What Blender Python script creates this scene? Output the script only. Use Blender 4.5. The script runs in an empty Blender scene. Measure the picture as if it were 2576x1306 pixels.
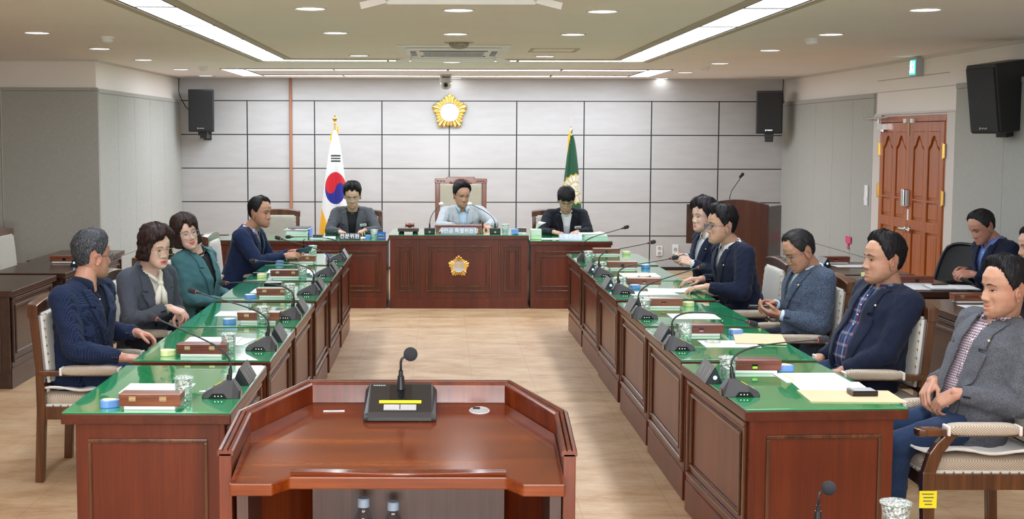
import bpy, bmesh, math, random
import numpy as np
from mathutils import Vector, Matrix
from mathutils.bvhtree import BVHTree

# ---------------------------------------------------------------- camera, exposure, world
SC = bpy.context.scene
COL = SC.collection
FPX, CXP, CYP, TILT, ROLL = 3300.0, 1112.0, 621.0, math.atan((621 - 342) / 3300.0), math.radians(0.12)
cd = bpy.data.cameras.new('camera'); cam = bpy.data.objects.new('camera', cd); COL.objects.link(cam)
cd.sensor_fit = 'HORIZONTAL'; cd.sensor_width = 36.0; cd.lens = FPX / 2576 * 36.0
cd.shift_x = (1288 - CXP) / 2576; cd.shift_y = (CYP - 653) / 2576
cd.clip_start = 0.05; cd.clip_end = 60
cam.location = (0, 0, 1.85)
cam.rotation_euler = (Matrix.Rotation(math.pi / 2 - TILT, 4, 'X') @ Matrix.Rotation(ROLL, 4, 'Z')).to_euler()
SC.camera = cam
SC.view_settings.view_transform = 'Standard'; SC.view_settings.look = 'None'
SC.view_settings.gamma = 1.0; SC.view_settings.use_curve_mapping = False
SC.view_settings.exposure = 1.13
w = bpy.data.worlds.new('world'); SC.world = w; w.use_nodes = True
w.node_tree.nodes['Background'].inputs[0].default_value = (0.8, 0.85, 1, 1)
w.node_tree.nodes['Background'].inputs[1].default_value = 0.2
STRIP_E, DOWN_E = 8.6, 4.2
SC.cycles.max_bounces = 7; SC.cycles.adaptive_threshold = .02; SC.cycles.transmission_bounces = 8; SC.cycles.transparent_max_bounces = 12
SC.cycles.caustics_reflective = False; SC.cycles.caustics_refractive = False

R = math.radians
# the photographer's flash, bounced off the ceiling and wall behind the camera
fl = bpy.data.lights.new('flash', 'AREA'); fl.energy = 130; fl.size = 1.0; fl.size_y = .8; fl.shape = 'RECTANGLE'; fl.color = (.95, .98, 1)
flo = bpy.data.objects.new('flash', fl); COL.objects.link(flo); flo.location = (0, -1.2, 1.3); flo.rotation_euler = (math.radians(134), 0, 0)
rnd = random.Random(5)
nrs = np.random.RandomState(3)
CEIL = 2.637; BY = 18.1; RX = 4.70; LX = -3.62; DT = 0.73

# ---------------------------------------------------------------- materials
M = {}
def mat(name, col=(.5, .5, .5), rough=.5, metal=0., spec=.5, coat=0., trans=0., ior=1.5, emis=None, es=0., sheen=0., coat_rough=.05):
    m = bpy.data.materials.new(name); m.use_nodes = True
    b = m.node_tree.nodes['Principled BSDF']; i = b.inputs
    i['Base Color'].default_value = (*col, 1); i['Roughness'].default_value = rough; i['Metallic'].default_value = metal
    i['Specular IOR Level'].default_value = spec; i['Coat Weight'].default_value = coat; i['Coat Roughness'].default_value = coat_rough
    i['Transmission Weight'].default_value = trans; i['IOR'].default_value = ior
    i['Sheen Weight'].default_value = sheen
    if emis: i['Emission Color'].default_value = (*emis, 1); i['Emission Strength'].default_value = es
    M[name] = m
    return m
def nt(m): return m.node_tree, m.node_tree.nodes, m.node_tree.links, m.node_tree.nodes['Principled BSDF']
def coords(m, scale=(1, 1, 1), kind='Object', rot=(0, 0, 0)):
    t, n, l, b = nt(m)
    c = n.new('ShaderNodeTexCoord'); mp = n.new('ShaderNodeMapping')
    mp.inputs['Scale'].default_value = scale; mp.inputs['Rotation'].default_value = rot
    l.new(c.outputs[kind], mp.inputs[0]); return mp.outputs[0]
def ramp(m, fac, stops):
    t, n, l, b = nt(m)
    r = n.new('ShaderNodeValToRGB'); l.new(fac, r.inputs[0])
    e = r.color_ramp.elements
    while len(e) < len(stops): e.new(.5)
    for k, (p, c) in enumerate(stops): e[k].position = p; e[k].color = (*c, 1)
    return r.outputs[0]
def noise(m, vec, scale, detail=3, rough=.5, dist=0.):
    t, n, l, b = nt(m)
    x = n.new('ShaderNodeTexNoise'); x.inputs['Scale'].default_value = scale; x.inputs['Detail'].default_value = detail
    x.inputs['Roughness'].default_value = rough; x.inputs['Distortion'].default_value = dist
    l.new(vec, x.inputs[0]); return x.outputs[0]
def bump(m, h, strength=.2, dist=.01):
    t, n, l, b = nt(m)
    x = n.new('ShaderNodeBump'); x.inputs['Strength'].default_value = strength; x.inputs['Distance'].default_value = dist
    l.new(h, x.inputs['Height']); l.new(x.outputs[0], b.inputs['Normal'])
def basecol(m, out): t, n, l, b = nt(m); l.new(out, b.inputs['Base Color'])
def math_(m, op, a, b_=None, clamp=False):
    t, n, l, b = nt(m); x = n.new('ShaderNodeMath'); x.operation = op; x.use_clamp = clamp
    for k, v in enumerate((a, b_)):
        if v is None: continue
        if isinstance(v, (int, float)): x.inputs[k].default_value = v
        else: l.new(v, x.inputs[k])
    return x.outputs[0]
def sep(m, v):
    t, n, l, b = nt(m); x = n.new('ShaderNodeSeparateXYZ'); l.new(v, x.inputs[0]); return x.outputs
def mix(m, fac, a, b_, mode='MIX'):
    t, n, l, b = nt(m); x = n.new('ShaderNodeMix'); x.data_type = 'RGBA'; x.blend_type = mode
    if isinstance(fac, (int, float)): x.inputs[0].default_value = fac
    else: l.new(fac, x.inputs[0])
    for k, v in ((6, a), (7, b_)):
        if isinstance(v, tuple): x.inputs[k].default_value = (*v, 1)
        else: l.new(v, x.inputs[k])
    return x.outputs[2]
def stripe(m, v, period, width):    # 1 inside a line of the given width
    f = math_(m, 'FRACT', math_(m, 'DIVIDE', v, period))
    return math_(m, 'LESS_THAN', f, width / period)

def wood(name, dark, mid, light, axis='Z', rough=.28, coat=.3, sc=1.0):
    m = mat(name, mid, rough, coat=coat, coat_rough=.12)
    s = {'X': (.25, 5, 5), 'Y': (5, .25, 5), 'Z': (5, 5, .25)}[axis]
    v = coords(m, tuple(k * sc for k in s))
    n1 = noise(m, v, 2.2, 6, .6, 1.2)
    s2 = {'X': (2, 60, 60), 'Y': (60, 2, 60), 'Z': (60, 60, 2)}[axis]
    v2 = coords(m, s2); n2 = noise(m, v2, 2.0, 3, .6)
    f = math_(m, 'ADD', math_(m, 'MULTIPLY', n1, .72), math_(m, 'MULTIPLY', n2, .28))
    basecol(m, ramp(m, f, [(.33, dark), (.5, mid), (.66, light)]))
    return m
wood('desk_wood', (.070, .0085, .0015), (.110, .0145, .0028), (.155, .026, .005), 'Z', .34, .12, .6)
wood('desk_edge', (.052, .0075, .0020), (.080, .0125, .0035), (.11, .020, .006), 'Y', .32, .15)
wood('mould_wood', (.045, .014, .006), (.085, .030, .012), (.15, .058, .024), 'Z', .25)
wood('lectern_wood', (.065, .0085, .0010), (.130, .022, .0018), (.22, .048, .004), 'X', .22, .35, .7)
wood('lectern_side', (.055, .0065, .0015), (.098, .0145, .003), (.15, .029, .005), 'Z', .3, .2)
wood('lectern_in', (.030, .010, .007), (.055, .019, .013), (.08, .030, .020), 'Z', .4, .2)
wood('chair_wood', (.035, .010, .003), (.075, .023, .006), (.13, .044, .012), 'Z', .22, .7)
wood('chief_wood', (.13, .025, .012), (.20, .045, .020), (.28, .075, .035), 'Z', .25, .5)
wood('box_wood', (.12, .028, .012), (.21, .060, .026), (.31, .105, .048), 'X', .3, .3, 2)
wood('box_red', (.085, .016, .010), (.15, .032, .018), (.22, .058, .034), 'X', .3, .3, 2)
wood('dark_wood', (.030, .013, .008), (.048, .021, .013), (.070, .032, .021), 'Y', .3, .3)
wood('podium_wood', (.038, .009, .004), (.060, .015, .006), (.085, .024, .009), 'Z', .4, .1)
wood('door_wood', (.27, .055, .004), (.40, .095, .008), (.52, .14, .016), 'Z', .35, .2)
wood('strip_wood', (.30, .12, .06), (.38, .16, .085), (.46, .21, .12), 'Z', .5, .0)

mat('green_top', (.010, .34, .115), .10, coat=1.0, coat_rough=.015, ior=1.52)
mat('glass_edge', (.01, .16, .07), .08, coat=1)
mat('metal', (.72, .72, .72), .25, 1); mat('brass', (.80, .58, .22), .28, 1); mat('dull_brass', (.45, .36, .20), .45, 1)
mat('gold', (.95, .68, .24), .22, 1); mat('black_metal', (.02, .02, .022), .45); mat('black_plastic', (.013, .0135, .015), .42)
mat('mic_grey', (.026, .027, .031), .40); mat('black_gloss', (.006, .007, .009), .12); mat('foam', (.02, .022, .027), .95)
mat('red_ring', (.7, .05, .03), .4, emis=(1, .08, .04), es=.15)
mat('white_plastic', (.80, .80, .78), .4); mat('grey_plastic', (.42, .43, .44), .45); mat('cam_grey', (.50, .49, .45), .4)
mat('paper', (.84, .85, .88), .7); mat('paper_green', (.66, .80, .70), .7); mat('ink', (.10, .10, .12), .7); mat('yellow_mark', (.86, .86, .25), .6)
mat('envelope', (.72, .53, .31), .65); mat('yellow_tag', (.90, .78, .02), .5); mat('blue_plastic', (.17, .33, .78), .35); mat('pale_yellow', (.80, .80, .42), .45)
mat('plate_face', (.085, .080, .076), .35); mat('plate_side', (.012, .014, .020), .4); mat('engrave', (.42, .42, .42), .5)
mat('led_blue', (.2, .5, .9), .3, emis=(.25, .6, 1), es=1.4); mat('led_white', (.9, .9, .9), .3, emis=(.9, .95, 1), es=1.6)
mat('tee_white', (.80, .81, .85), .85); mat('tee_black', (.008, .008, .010), .85); mat('name_black', (.015, .015, .022), .3)
mat('name_silver', (.36, .40, .50), .28, .3); mat('letter_white', (.92, .92, .92), .5); mat('card_blue', (.015, .07, .36), .4)
mat('wall_white', (.86, .82, .77), .6); mat('ceil_paint', (.60, .545, .44), .75); mat('ceil_trim', (.50, .44, .35), .6); mat('lamp_frame', (.10, .10, .09), .5)
mat('groove', (.010, .014, .016), .5); mat('white_trim', (.66, .62, .57), .5)
mat('tissue_green', (.62, .80, .50), .6); mat('phone_black', (.008, .008, .010), .15); mat('phone_silver', (.5, .5, .52), .3, .8); mat('phone_blue', (.03, .08, .22), .3)
mat('flag_pole', (.70, .62, .45), .3, .8); mat('tassel', (.90, .46, .02), .7, sheen=.3)
mat('cushion_white', (.72, .70, .66), .9, sheen=.3)
mat('lash', (.012, .010, .010), .6); mat('eye_white', (.62, .58, .55), .35); mat('iris', (.018, .010, .007), .2)
mat('frame_metal', (.16, .14, .13), .3, .9); mat('frame_gold', (.75, .50, .30), .3, .9); mat('frame_silver', (.55, .55, .55), .25, .9); mat('frame_blue', (.10, .13, .20), .3, .5)
mat('ceramic', (.80, .82, .80), .3); mat('sign_red', (.75, .06, .16), .5); mat('bottle_cap', (.30, .38, .48), .35)
for nm, c in (('strip_glow', STRIP_E), ('down_glow', DOWN_E)):
    mat(nm, (.9, .9, .9), .5, emis=(.92, .99, 1.10) if nm == 'strip_glow' else (.98, .98, 1.0), es=c)
mat('exit_glow', (.02, .5, .35), .4, emis=(.02, .75, .5), es=.8); mat('exit_white', (.8, .9, .85), .4, emis=(.7, 1, .9), es=.9)

def glassmat(name, col=(1, 1, 1), rough=.02, ior=1.45, bumpy=0.):
    m = mat(name, col, rough, trans=1., ior=ior)
    if bumpy:
        v = coords(m); t, n, l, b = nt(m)
        x = n.new('ShaderNodeTexVoronoi'); x.inputs['Scale'].default_value = 75; l.new(v, x.inputs[0])
        bump(m, x.outputs[0], bumpy, .004)
    return m
def crystal():
    m = bpy.data.materials.new('crystal'); m.use_nodes = True; n = m.node_tree.nodes; l = m.node_tree.links; n.remove(n['Principled BSDF'])
    c = n.new('ShaderNodeTexCoord'); x = n.new('ShaderNodeTexVoronoi'); x.inputs['Scale'].default_value = 85; l.new(c.outputs['Object'], x.inputs[0])
    b = n.new('ShaderNodeBump'); b.inputs['Strength'].default_value = 1; b.inputs['Distance'].default_value = .006; l.new(x.outputs[0], b.inputs['Height'])
    g = n.new('ShaderNodeBsdfGlossy'); g.inputs['Roughness'].default_value = .08; l.new(b.outputs[0], g.inputs['Normal']); g.inputs[0].default_value = (.95, 1, .98, 1)
    t = n.new('ShaderNodeBsdfTransparent'); t.inputs[0].default_value = (.90, .95, .93, 1)
    d = n.new('ShaderNodeBsdfDiffuse'); d.inputs[0].default_value = (.75, .85, .80, 1); l.new(b.outputs[0], d.inputs['Normal'])
    m1 = n.new('ShaderNodeMixShader'); m1.inputs[0].default_value = .30; l.new(g.outputs[0], m1.inputs[1]); l.new(d.outputs[0], m1.inputs[2])
    r = n.new('ShaderNodeValToRGB'); l.new(x.outputs[0], r.inputs[0]); r.color_ramp.elements[0].position = .15; r.color_ramp.elements[0].color = (.06, .06, .06, 1); r.color_ramp.elements[1].position = .6; r.color_ramp.elements[1].color = (.62, .62, .62, 1)
    m2 = n.new('ShaderNodeMixShader'); l.new(r.outputs[0], m2.inputs[0]); l.new(t.outputs[0], m2.inputs[1]); l.new(m1.outputs[0], m2.inputs[2]); l.new(m2.outputs[0], n['Material Output'].inputs[0]); M['crystal'] = m
crystal(); glassmat('clear_glass', (.95, .98, 1), .01, 1.3)
def thin(name, tint, fac):
    m = bpy.data.materials.new(name); m.use_nodes = True; n = m.node_tree.nodes; l = m.node_tree.links
    n.remove(n['Principled BSDF']); a = n.new('ShaderNodeBsdfTransparent'); a.inputs[0].default_value = (*tint, 1)
    g = n.new('ShaderNodeBsdfGlossy'); g.inputs['Roughness'].default_value = .03; x = n.new('ShaderNodeMixShader'); x.inputs[0].default_value = fac
    l.new(a.outputs[0], x.inputs[1]); l.new(g.outputs[0], x.inputs[2]); l.new(x.outputs[0], n['Material Output'].inputs[0]); M[name] = m
thin('lens', (.95, .97, .97), .05); thin('lens_tint', (.74, .80, .88), .09); thin('bottle_plastic', (.90, .94, .97), .16)

# woven upholstery
m = mat('upholstery', (.42, .34, .24), .9, sheen=.2)
v = coords(m); s = sep(m, v)
row = math_(m, 'SINE', math_(m, 'MULTIPLY', s[2], 620.)); c1 = math_(m, 'SINE', math_(m, 'MULTIPLY', math_(m, 'ADD', s[0], s[1]), 520.))
f = math_(m, 'MULTIPLY', math_(m, 'ADD', math_(m, 'MULTIPLY', row, c1), 1.), .5)
basecol(m, ramp(m, f, [(.15, (.25, .185, .12)), (.55, (.47, .40, .31)), (.9, (.63, .57, .47))])); bump(m, f, .5, .003)
m = mat('upholstery_back', (.50, .50, .44), .9, sheen=.2)
v = coords(m); n1 = noise(m, v, 260, 2); n0 = noise(m, v, 3, 3)
basecol(m, mix(m, math_(m, 'MULTIPLY', n0, .35), ramp(m, n1, [(.35, (.36, .34, .28)), (.62, (.60, .59, .53))]), (.42, .35, .25))); bump(m, n1, .3, .003)
m = mat('chief_cloth', (.58, .52, .40), .85); v = coords(m); n1 = noise(m, v, 120, 2); basecol(m, ramp(m, n1, [(.3, (.54, .48, .36)), (.7, (.64, .58, .46))]))
m = mat('mesh_cloth', (.012, .012, .014), .7); v = coords(m); bump(m, noise(m, v, 400, 1), .4, .002)

# floor tiles: 0.455 m squares, cloudy beige
m = mat('floor_tile', (.55, .37, .22), .5, spec=.3)
v = coords(m); va = coords(m, (1.0, 1.9, 1)); n1 = noise(m, va, 2.6, 8, .62, .3); vb = coords(m, (2, 6, 1)); n2 = noise(m, vb, 6, 5, .65)
n3 = noise(m, v, .8, 2)
f = math_(m, 'ADD', math_(m, 'MULTIPLY', n1, .6), math_(m, 'ADD', math_(m, 'MULTIPLY', n2, .25), math_(m, 'MULTIPLY', n3, .15)))
c = ramp(m, f, [(.34, (.33, .185, .090)), (.46, (.45, .285, .155)), (.56, (.53, .37, .225)), (.70, (.61, .46, .31))])
s = sep(m, v)
gx = stripe(m, math_(m, 'ADD', s[0], 40.03), .4575, .0030); gy = stripe(m, math_(m, 'ADD', s[1], 40.2), .44, .0035)
basecol(m, mix(m, math_(m, 'MULTIPLY', math_(m, 'MAXIMUM', gx, gy), .55), c, (.20, .13, .09)))

# white wall boards with dark grooves
m = mat('wall_panel', (.72, .69, .66), .42, coat=.10, coat_rough=.15)
v = coords(m); s = sep(m, v); nz = noise(m, coords(m, (1.2, 1, 5)), 3, 5)
c = ramp(m, nz, [(.3, (.46, .455, .445)), (.7, (.50, .495, .485))])
gx = stripe(m, math_(m, 'ADD', s[0], 100 * .9256 - .096 + .0075), .9256, .016); gz = stripe(m, math_(m, 'ADD', s[2], 10 * .4627 - .4755 + .007), .4627, .014)
vis = math_(m, 'LESS_THAN', s[2], 2.335)
g = math_(m, 'MULTIPLY', math_(m, 'MAXIMUM', gx, gz), vis)
basecol(m, mix(m, g, c, (.010, .016, .018)))
# grey-green fabric wall panels
m = mat('fabric_panel', (.40, .41, .37), .9, sheen=.15)
v = coords(m, (90, 90, 6)); n1 = noise(m, v, 3, 3); v2 = coords(m, (6, 6, 90)); n2 = noise(m, v2, 3, 3)
f = math_(m, 'MULTIPLY', math_(m, 'ADD', n1, n2), .5)
basecol(m, ramp(m, f, [(.35, (.34, .345, .315)), (.65, (.44, .45, .41))])); bump(m, f, .25, .003)
# ceiling board with faint joints
m = M['ceil_paint']; v = coords(m); n1 = noise(m, v, 1.2, 2); basecol(m, ramp(m, n1, [(.3, (.93, .87, .84)), (.7, (.96, .90, .87))]))
m = mat('speaker_mesh', (.012, .012, .013), .6); v = coords(m); t, n, l, b = nt(m); x = n.new('ShaderNodeTexVoronoi'); x.inputs['Scale'].default_value = 90; l.new(v, x.inputs[0])
basecol(m, ramp(m, x.outputs[0], [(.2, (.003, .003, .004)), (.6, (.013, .013, .015))]))
m = mat('dome_mesh', (.33, .31, .26), .5); v = coords(m); t, n, l, b = nt(m); x = n.new('ShaderNodeTexVoronoi'); x.inputs['Scale'].default_value = 110; l.new(v, x.inputs[0])
basecol(m, ramp(m, x.outputs[0], [(.2, (.16, .15, .12)), (.6, (.42, .40, .34))]))

def cloth(name, col, rough=.9, var=.25, scale=500, sheen=.06):
    m = mat(name, col, rough, sheen=sheen, spec=.2)
    v = coords(m, (1, 1, 1)); n1 = noise(m, v, scale, 2)
    d = tuple(k * (1 - var) for k in col); li = tuple(min(1, k * (1 + var)) for k in col)
    basecol(m, ramp(m, n1, [(.32, d), (.68, li)])); bump(m, n1, .15, .002)
    return m
cloth('jacket_navy', (.010, .020, .058)); cloth('jacket_blue', (.010, .026, .085)); cloth('jacket_dark', (.0095, .014, .034)); cloth('jacket_black', (.010, .011, .017))
cloth('jacket_grey', (.060, .068, .088), var=.3); cloth('jacket_mid', (.075, .078, .090), var=.3); cloth('jacket_char', (.085, .09, .105), var=.45, scale=260)
cloth('jacket_teal', (.050, .135, .150)); cloth('jacket_light', (.40, .43, .46), var=.12)
cloth('jacket_melange', (.062, .085, .130), var=.65, scale=190)
cloth('shirt_pale', (.50, .66, .80), var=.06); cloth('shirt_white', (.68, .72, .76), var=.05); cloth('shirt_blue', (.15, .25, .62), var=.1); cloth('blouse_cream', (.76, .73, .64), var=.04)
cloth('shirt_ink', (.006, .012, .03)); cloth('trousers_dark', (.012, .016, .028)); cloth('denim', (.018, .036, .085), var=.4)
def grid_cloth(name, base, line, period, width, axes=(0, 2), rot=(0, 0, 0), second=None, strength=1.):
    m = mat(name, base, .9, sheen=.04, spec=.15); v = coords(m, rot=rot); s = sep(m, v)
    a = stripe(m, math_(m, 'ADD', s[axes[0]], 50.), period, width); b_ = stripe(m, math_(m, 'ADD', s[axes[1]], 50.), period, width)
    f = math_(m, 'MULTIPLY', math_(m, 'ADD', a, b_), .5 * strength)
    c = mix(m, f, base, line)
    if second:
        col2, p2, w2 = second
        a2 = stripe(m, math_(m, 'ADD', s[axes[0]], 50.03), p2, w2)
        c = mix(m, math_(m, 'MULTIPLY', a2, .8), c, col2)
    basecol(m, c); return m
grid_cloth('jacket_check', (.022, .036, .085), (.006, .010, .026), .0085, .0045, (0, 2), (0, 0, R(40)))
grid_cloth('shirt_plaid', (.018, .050, .130), (.32, .36, .44), .062, .014, (0, 2), (0, 0, R(65)), ((.30, .03, .06), .062, .006), .9)
grid_cloth('shirt_gingham', (.68, .62, .66), (.085, .015, .045), .011, .0055, (0, 2), (0, 0, R(65)), None, .95)
grid_cloth('shirt_checks', (.62, .62, .68), (.10, .05, .14), .016, .007, (0, 2), (0, 0, R(30)), None, .8)

def skinmat(name, col):
    m = mat(name, col, .48, spec=.35); t, n, l, b = nt(m)
    b.inputs['Subsurface Weight'].default_value = .12; b.inputs['Subsurface Radius'].default_value = (.012, .005, .003); b.inputs['Subsurface Scale'].default_value = .6
    v = coords(m); n1 = noise(m, v, 35, 4)
    c = ramp(m, n1, [(.3, tuple(k * .90 for k in col)), (.7, tuple(min(1, k * 1.08) for k in col))])
    a = n.new('ShaderNodeAttribute'); a.attribute_name = 'tint'
    c = mix(m, a.outputs['Fac'], c, (.50, .055, .06))
    a2 = n.new('ShaderNodeAttribute'); a2.attribute_name = 'stubble'
    c = mix(m, a2.outputs['Fac'], c, tuple(k * .55 for k in col))
    basecol(m, c); bump(m, noise(m, v, 380, 2), .08, .001); return m
skinmat('skin_tan', (.46, .250, .165)); skinmat('skin_mid', (.54, .325, .225)); skinmat('skin_fair', (.64, .42, .33)); skinmat('skin_ruddy', (.48, .250, .175))
def hairmat(name, dark, light, rough=.42):
    m = mat(name, dark, rough + .1, spec=.25); v = coords(m, (1, 1, .35)); n1 = noise(m, v, 220, 3, .6)
    basecol(m, ramp(m, n1, [(.46, dark), (.78, light)])); bump(m, n1, .35, .003); return m
hairmat('hair_black', (.006, .005, .006), (.022, .020, .022)); hairmat('hair_brown', (.020, .009, .008), (.070, .034, .026)); hairmat('hair_grey', (.026, .027, .030), (.20, .21, .23))
hairmat('hair_dark_grey', (.012, .011, .012), (.075, .07, .07)); hairmat('hair_purple', (.014, .009, .013), (.050, .034, .044)); hairmat('hair_softbrown', (.022, .011, .009), (.085, .048, .036))

# ---------------------------------------------------------------- object helpers
def obj(name, me, mats=None, parent=None, loc=None, label=None, cat=None, group=None, kind=None, smooth=False, bevel=0., mods=True):
    o = bpy.data.objects.new(name, me); COL.objects.link(o)
    if mats is not None:
        for x in (mats if isinstance(mats, (list, tuple)) else [mats]): me.materials.append(M[x])
    if parent is not None: o.parent = parent
    if loc is not None: o.location = loc
    tag(o, label, cat, group, kind)
    if smooth and me is not None:
        for p in me.polygons: p.use_smooth = True
    if bevel:
        b = o.modifiers.new('bevel', 'BEVEL'); b.width = bevel; b.segments = 2; b.limit_method = 'ANGLE'; b.angle_limit = R(40)
    return o
def tag(o, label=None, cat=None, group=None, kind=None):
    if label: o['label'] = label
    if cat: o['category'] = cat
    if group: o['group'] = group
    if kind: o['kind'] = kind
    return o
def thing(name, label, cat, loc=(0, 0, 0), rz=0., group=None):
    o = bpy.data.objects.new(name, None); COL.objects.link(o); o.location = loc; o.rotation_euler = (0, 0, rz)
    o.empty_display_size = .1
    return tag(o, label, cat, group)
def copy_tree(o, parent=None):
    c = o.copy(); COL.objects.link(c)
    if parent is not None: c.parent = parent
    for ch in list(o.children): copy_tree(ch, c)
    return c
def place(o, loc, rz, label, group=None):
    o.location = loc; o.rotation_euler = (0, 0, rz); o['label'] = label
    if group: o['group'] = group
    return o
class MB:
    def __init__(s): s.v = []; s.f = []; s.m = []
    def add(s, vs, fs, mi=0):
        b = len(s.v); s.v += [tuple(map(float, x)) for x in vs]; s.f += [tuple(i + b for i in f) for f in fs]; s.m += [mi] * len(fs); return s
    def box(s, c, d, mi=0, rot=None):
        x, y, z = d[0] / 2, d[1] / 2, d[2] / 2
        vs = [Vector((a * x, b * y, e * z)) for a in (-1, 1) for b in (-1, 1) for e in (-1, 1)]
        if rot is not None: vs = [rot @ q for q in vs]
        vs = [q + Vector(c) for q in vs]
        return s.add(vs, [(0, 1, 3, 2), (4, 6, 7, 5), (0, 4, 5, 1), (2, 3, 7, 6), (0, 2, 6, 4), (1, 5, 7, 3)], mi)
    def span(s, a, b, mi=0): return s.box([(p + q) / 2 for p, q in zip(a, b)], [abs(q - p) for p, q in zip(a, b)], mi)
    def prism(s, poly, h0, h1, axis='Z', mi=0):       # poly in the plane normal to axis
        n = len(poly); ax = {'Z': lambda p, h: (p[0], p[1], h), 'Y': lambda p, h: (p[0], h, p[1]), 'X': lambda p, h: (h, p[0], p[1])}[axis]
        vs = [ax(p, h0) for p in poly] + [ax(p, h1) for p in poly]
        fs = [tuple(range(n))[::-1], tuple(range(n, 2 * n))] + [(i, (i + 1) % n, n + (i + 1) % n, n + i) for i in range(n)]
        return s.add(vs, fs, mi)
    def tube(s, pts, rad, n=10, mi=0, cap=True, sq=None):
        pts = [Vector(p) for p in pts]; k = len(pts); rad = rad if isinstance(rad, (list, tuple)) else [rad] * k
        vs = []; up = Vector((0, 0, 1)); prev = None
        for i, p in enumerate(pts):
            t = (pts[min(i + 1, k - 1)] - pts[max(i - 1, 0)]).normalized()
            if prev is None:
                a = t.cross(up)
                if a.length < 1e-3: a = t.cross(Vector((0, 1, 0)))
            else: a = prev - t * prev.dot(t)
            a.normalize(); b = t.cross(a); prev = a
            for j in range(n):
                th = 2 * math.pi * j / n; vs.append(p + (a * math.cos(th) + b * math.sin(th)) * rad[i])
        fs = [(i * n + j, i * n + (j + 1) % n, (i + 1) * n + (j + 1) % n, (i + 1) * n + j) for i in range(k - 1) for j in range(n)]
        if cap: fs += [tuple(range(n))[::-1], tuple((k - 1) * n + j for j in range(n))]
        return s.add(vs, fs, mi)
    def lathe(s, prof, c=(0, 0, 0), n=24, mi=0, rot=None):
        vs = []
        for r, z in prof:
            for j in range(n):
                th = 2 * math.pi * j / n; q = Vector((r * math.cos(th), r * math.sin(th), z))
                if rot is not None: q = rot @ q
                vs.append(q + Vector(c))
        k = len(prof)
        fs = [(i * n + j, i * n + (j + 1) % n, (i + 1) * n + (j + 1) % n, (i + 1) * n + j) for i in range(k - 1) for j in range(n)]
        if prof[0][0] > 1e-5: fs.append(tuple(range(n))[::-1])
        if prof[-1][0] > 1e-5: fs.append(tuple((k - 1) * n + j for j in range(n)))
        return s.add(vs, fs, mi)
    def cap(s, p0, p1, r0, r1, n=12, mi=0):           # tapered capsule
        p0 = Vector(p0); p1 = Vector(p1); d = (p1 - p0); L = d.length
        if L < 1e-6: d = Vector((0, 0, 1)); L = 1e-4
        rot = Vector((0, 0, 1)).rotation_difference(d.normalized()).to_matrix()
        q = 5; prof = [(r0 * math.sin(a), -r0 * math.cos(a)) for a in [math.pi / 2 * i / q for i in range(q + 1)]]
        prof += [(r1 * math.cos(a), L + r1 * math.sin(a)) for a in [math.pi / 2 * i / q for i in range(q + 1)]]
        prof[0] = (1e-4, -r0); prof[-1] = (1e-4, L + r1)
        return s.lathe(prof, p0, n, mi, rot)
    def ell(s, c, rad, mi=0, rot=None, n=16):
        prof = [(max(1e-4, math.sin(math.pi * i / n)), -math.cos(math.pi * i / n)) for i in range(n + 1)]
        S = Matrix.Diagonal(Vector(rad)); S = (rot @ S) if rot is not None else S
        return s.lathe(prof, c, n + 4, mi, S)
    def mesh(s, name='mesh'):
        me = bpy.data.meshes.new(name); me.from_pydata(s.v, [], s.f)
        if any(s.m): me.polygons.foreach_set('material_index', s.m)
        me.update(); return me
    def obj(s, name, mats, parent=None, **k): return obj(name, s.mesh(name), mats, parent, **k)
def fix_normals(me):
    b = bmesh.new(); b.from_mesh(me); bmesh.ops.recalc_face_normals(b, faces=b.faces); b.to_mesh(me); b.free(); return me
def frame_mb(mb, c, w_, h, t, d, axis, mi=0):
    """picture-frame moulding: centre c, outer size w_ x h, bar width t, depth d, lying on plane normal to axis ('Y' or 'X')"""
    x, y, z = c
    if axis == 'Y':
        mb.box((x, y, z + h / 2 - t / 2), (w_, d, t), mi); mb.box((x, y, z - h / 2 + t / 2), (w_, d, t), mi)
        mb.box((x - w_ / 2 + t / 2, y, z), (t, d, h - 2 * t), mi); mb.box((x + w_ / 2 - t / 2, y, z), (t, d, h - 2 * t), mi)
    else:
        mb.box((x, y, z + h / 2 - t / 2), (d, w_, t), mi); mb.box((x, y, z - h / 2 + t / 2), (d, w_, t), mi)
        mb.box((x, y - w_ / 2 + t / 2, z), (d, t, h - 2 * t), mi); mb.box((x, y + w_ / 2 - t / 2, z), (d, t, h - 2 * t), mi)
    return mb
def text_obj(name, s, size, matn, parent, loc, rot, extrude=.001, sx=1.):
    c = bpy.data.curves.new(name, 'FONT'); c.body = s; c.size = size; c.extrude = extrude; c.align_x = 'CENTER'; c.align_y = 'CENTER'; c.offset = size * .012
    t = bpy.data.objects.new('t', c); COL.objects.link(t); bpy.context.view_layer.update()
    me = bpy.data.meshes.new_from_object(t.evaluated_get(bpy.context.evaluated_depsgraph_get())); bpy.data.objects.remove(t)
    o = obj(name, me, None, parent); me.materials.clear(); me.materials.append(M[matn])
    o.location = loc; o.rotation_euler = rot; o.scale = (sx, 1, 1); return o

# ---------------------------------------------------------------- the room
def structure(name, mb, mats, **k): return mb.obj(name, mats, kind='structure', **k)
FY = -3.0
structure('floor', MB().span((-7, FY, -.1), (RX + .2, BY + .2, 0)), 'floor_tile')
structure('ceiling', MB().span((-7, FY, CEIL), (RX + .2, BY + .2, CEIL + .1)), 'ceil_paint')
structure('wall_back', MB().span((LX - .1, BY, 0), (RX + .2, BY + .15, CEIL)), 'wall_panel')
structure('wall_front', MB().span((-7, FY - .1, 0), (RX + .2, FY, CEIL)), 'wall_white')
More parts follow.
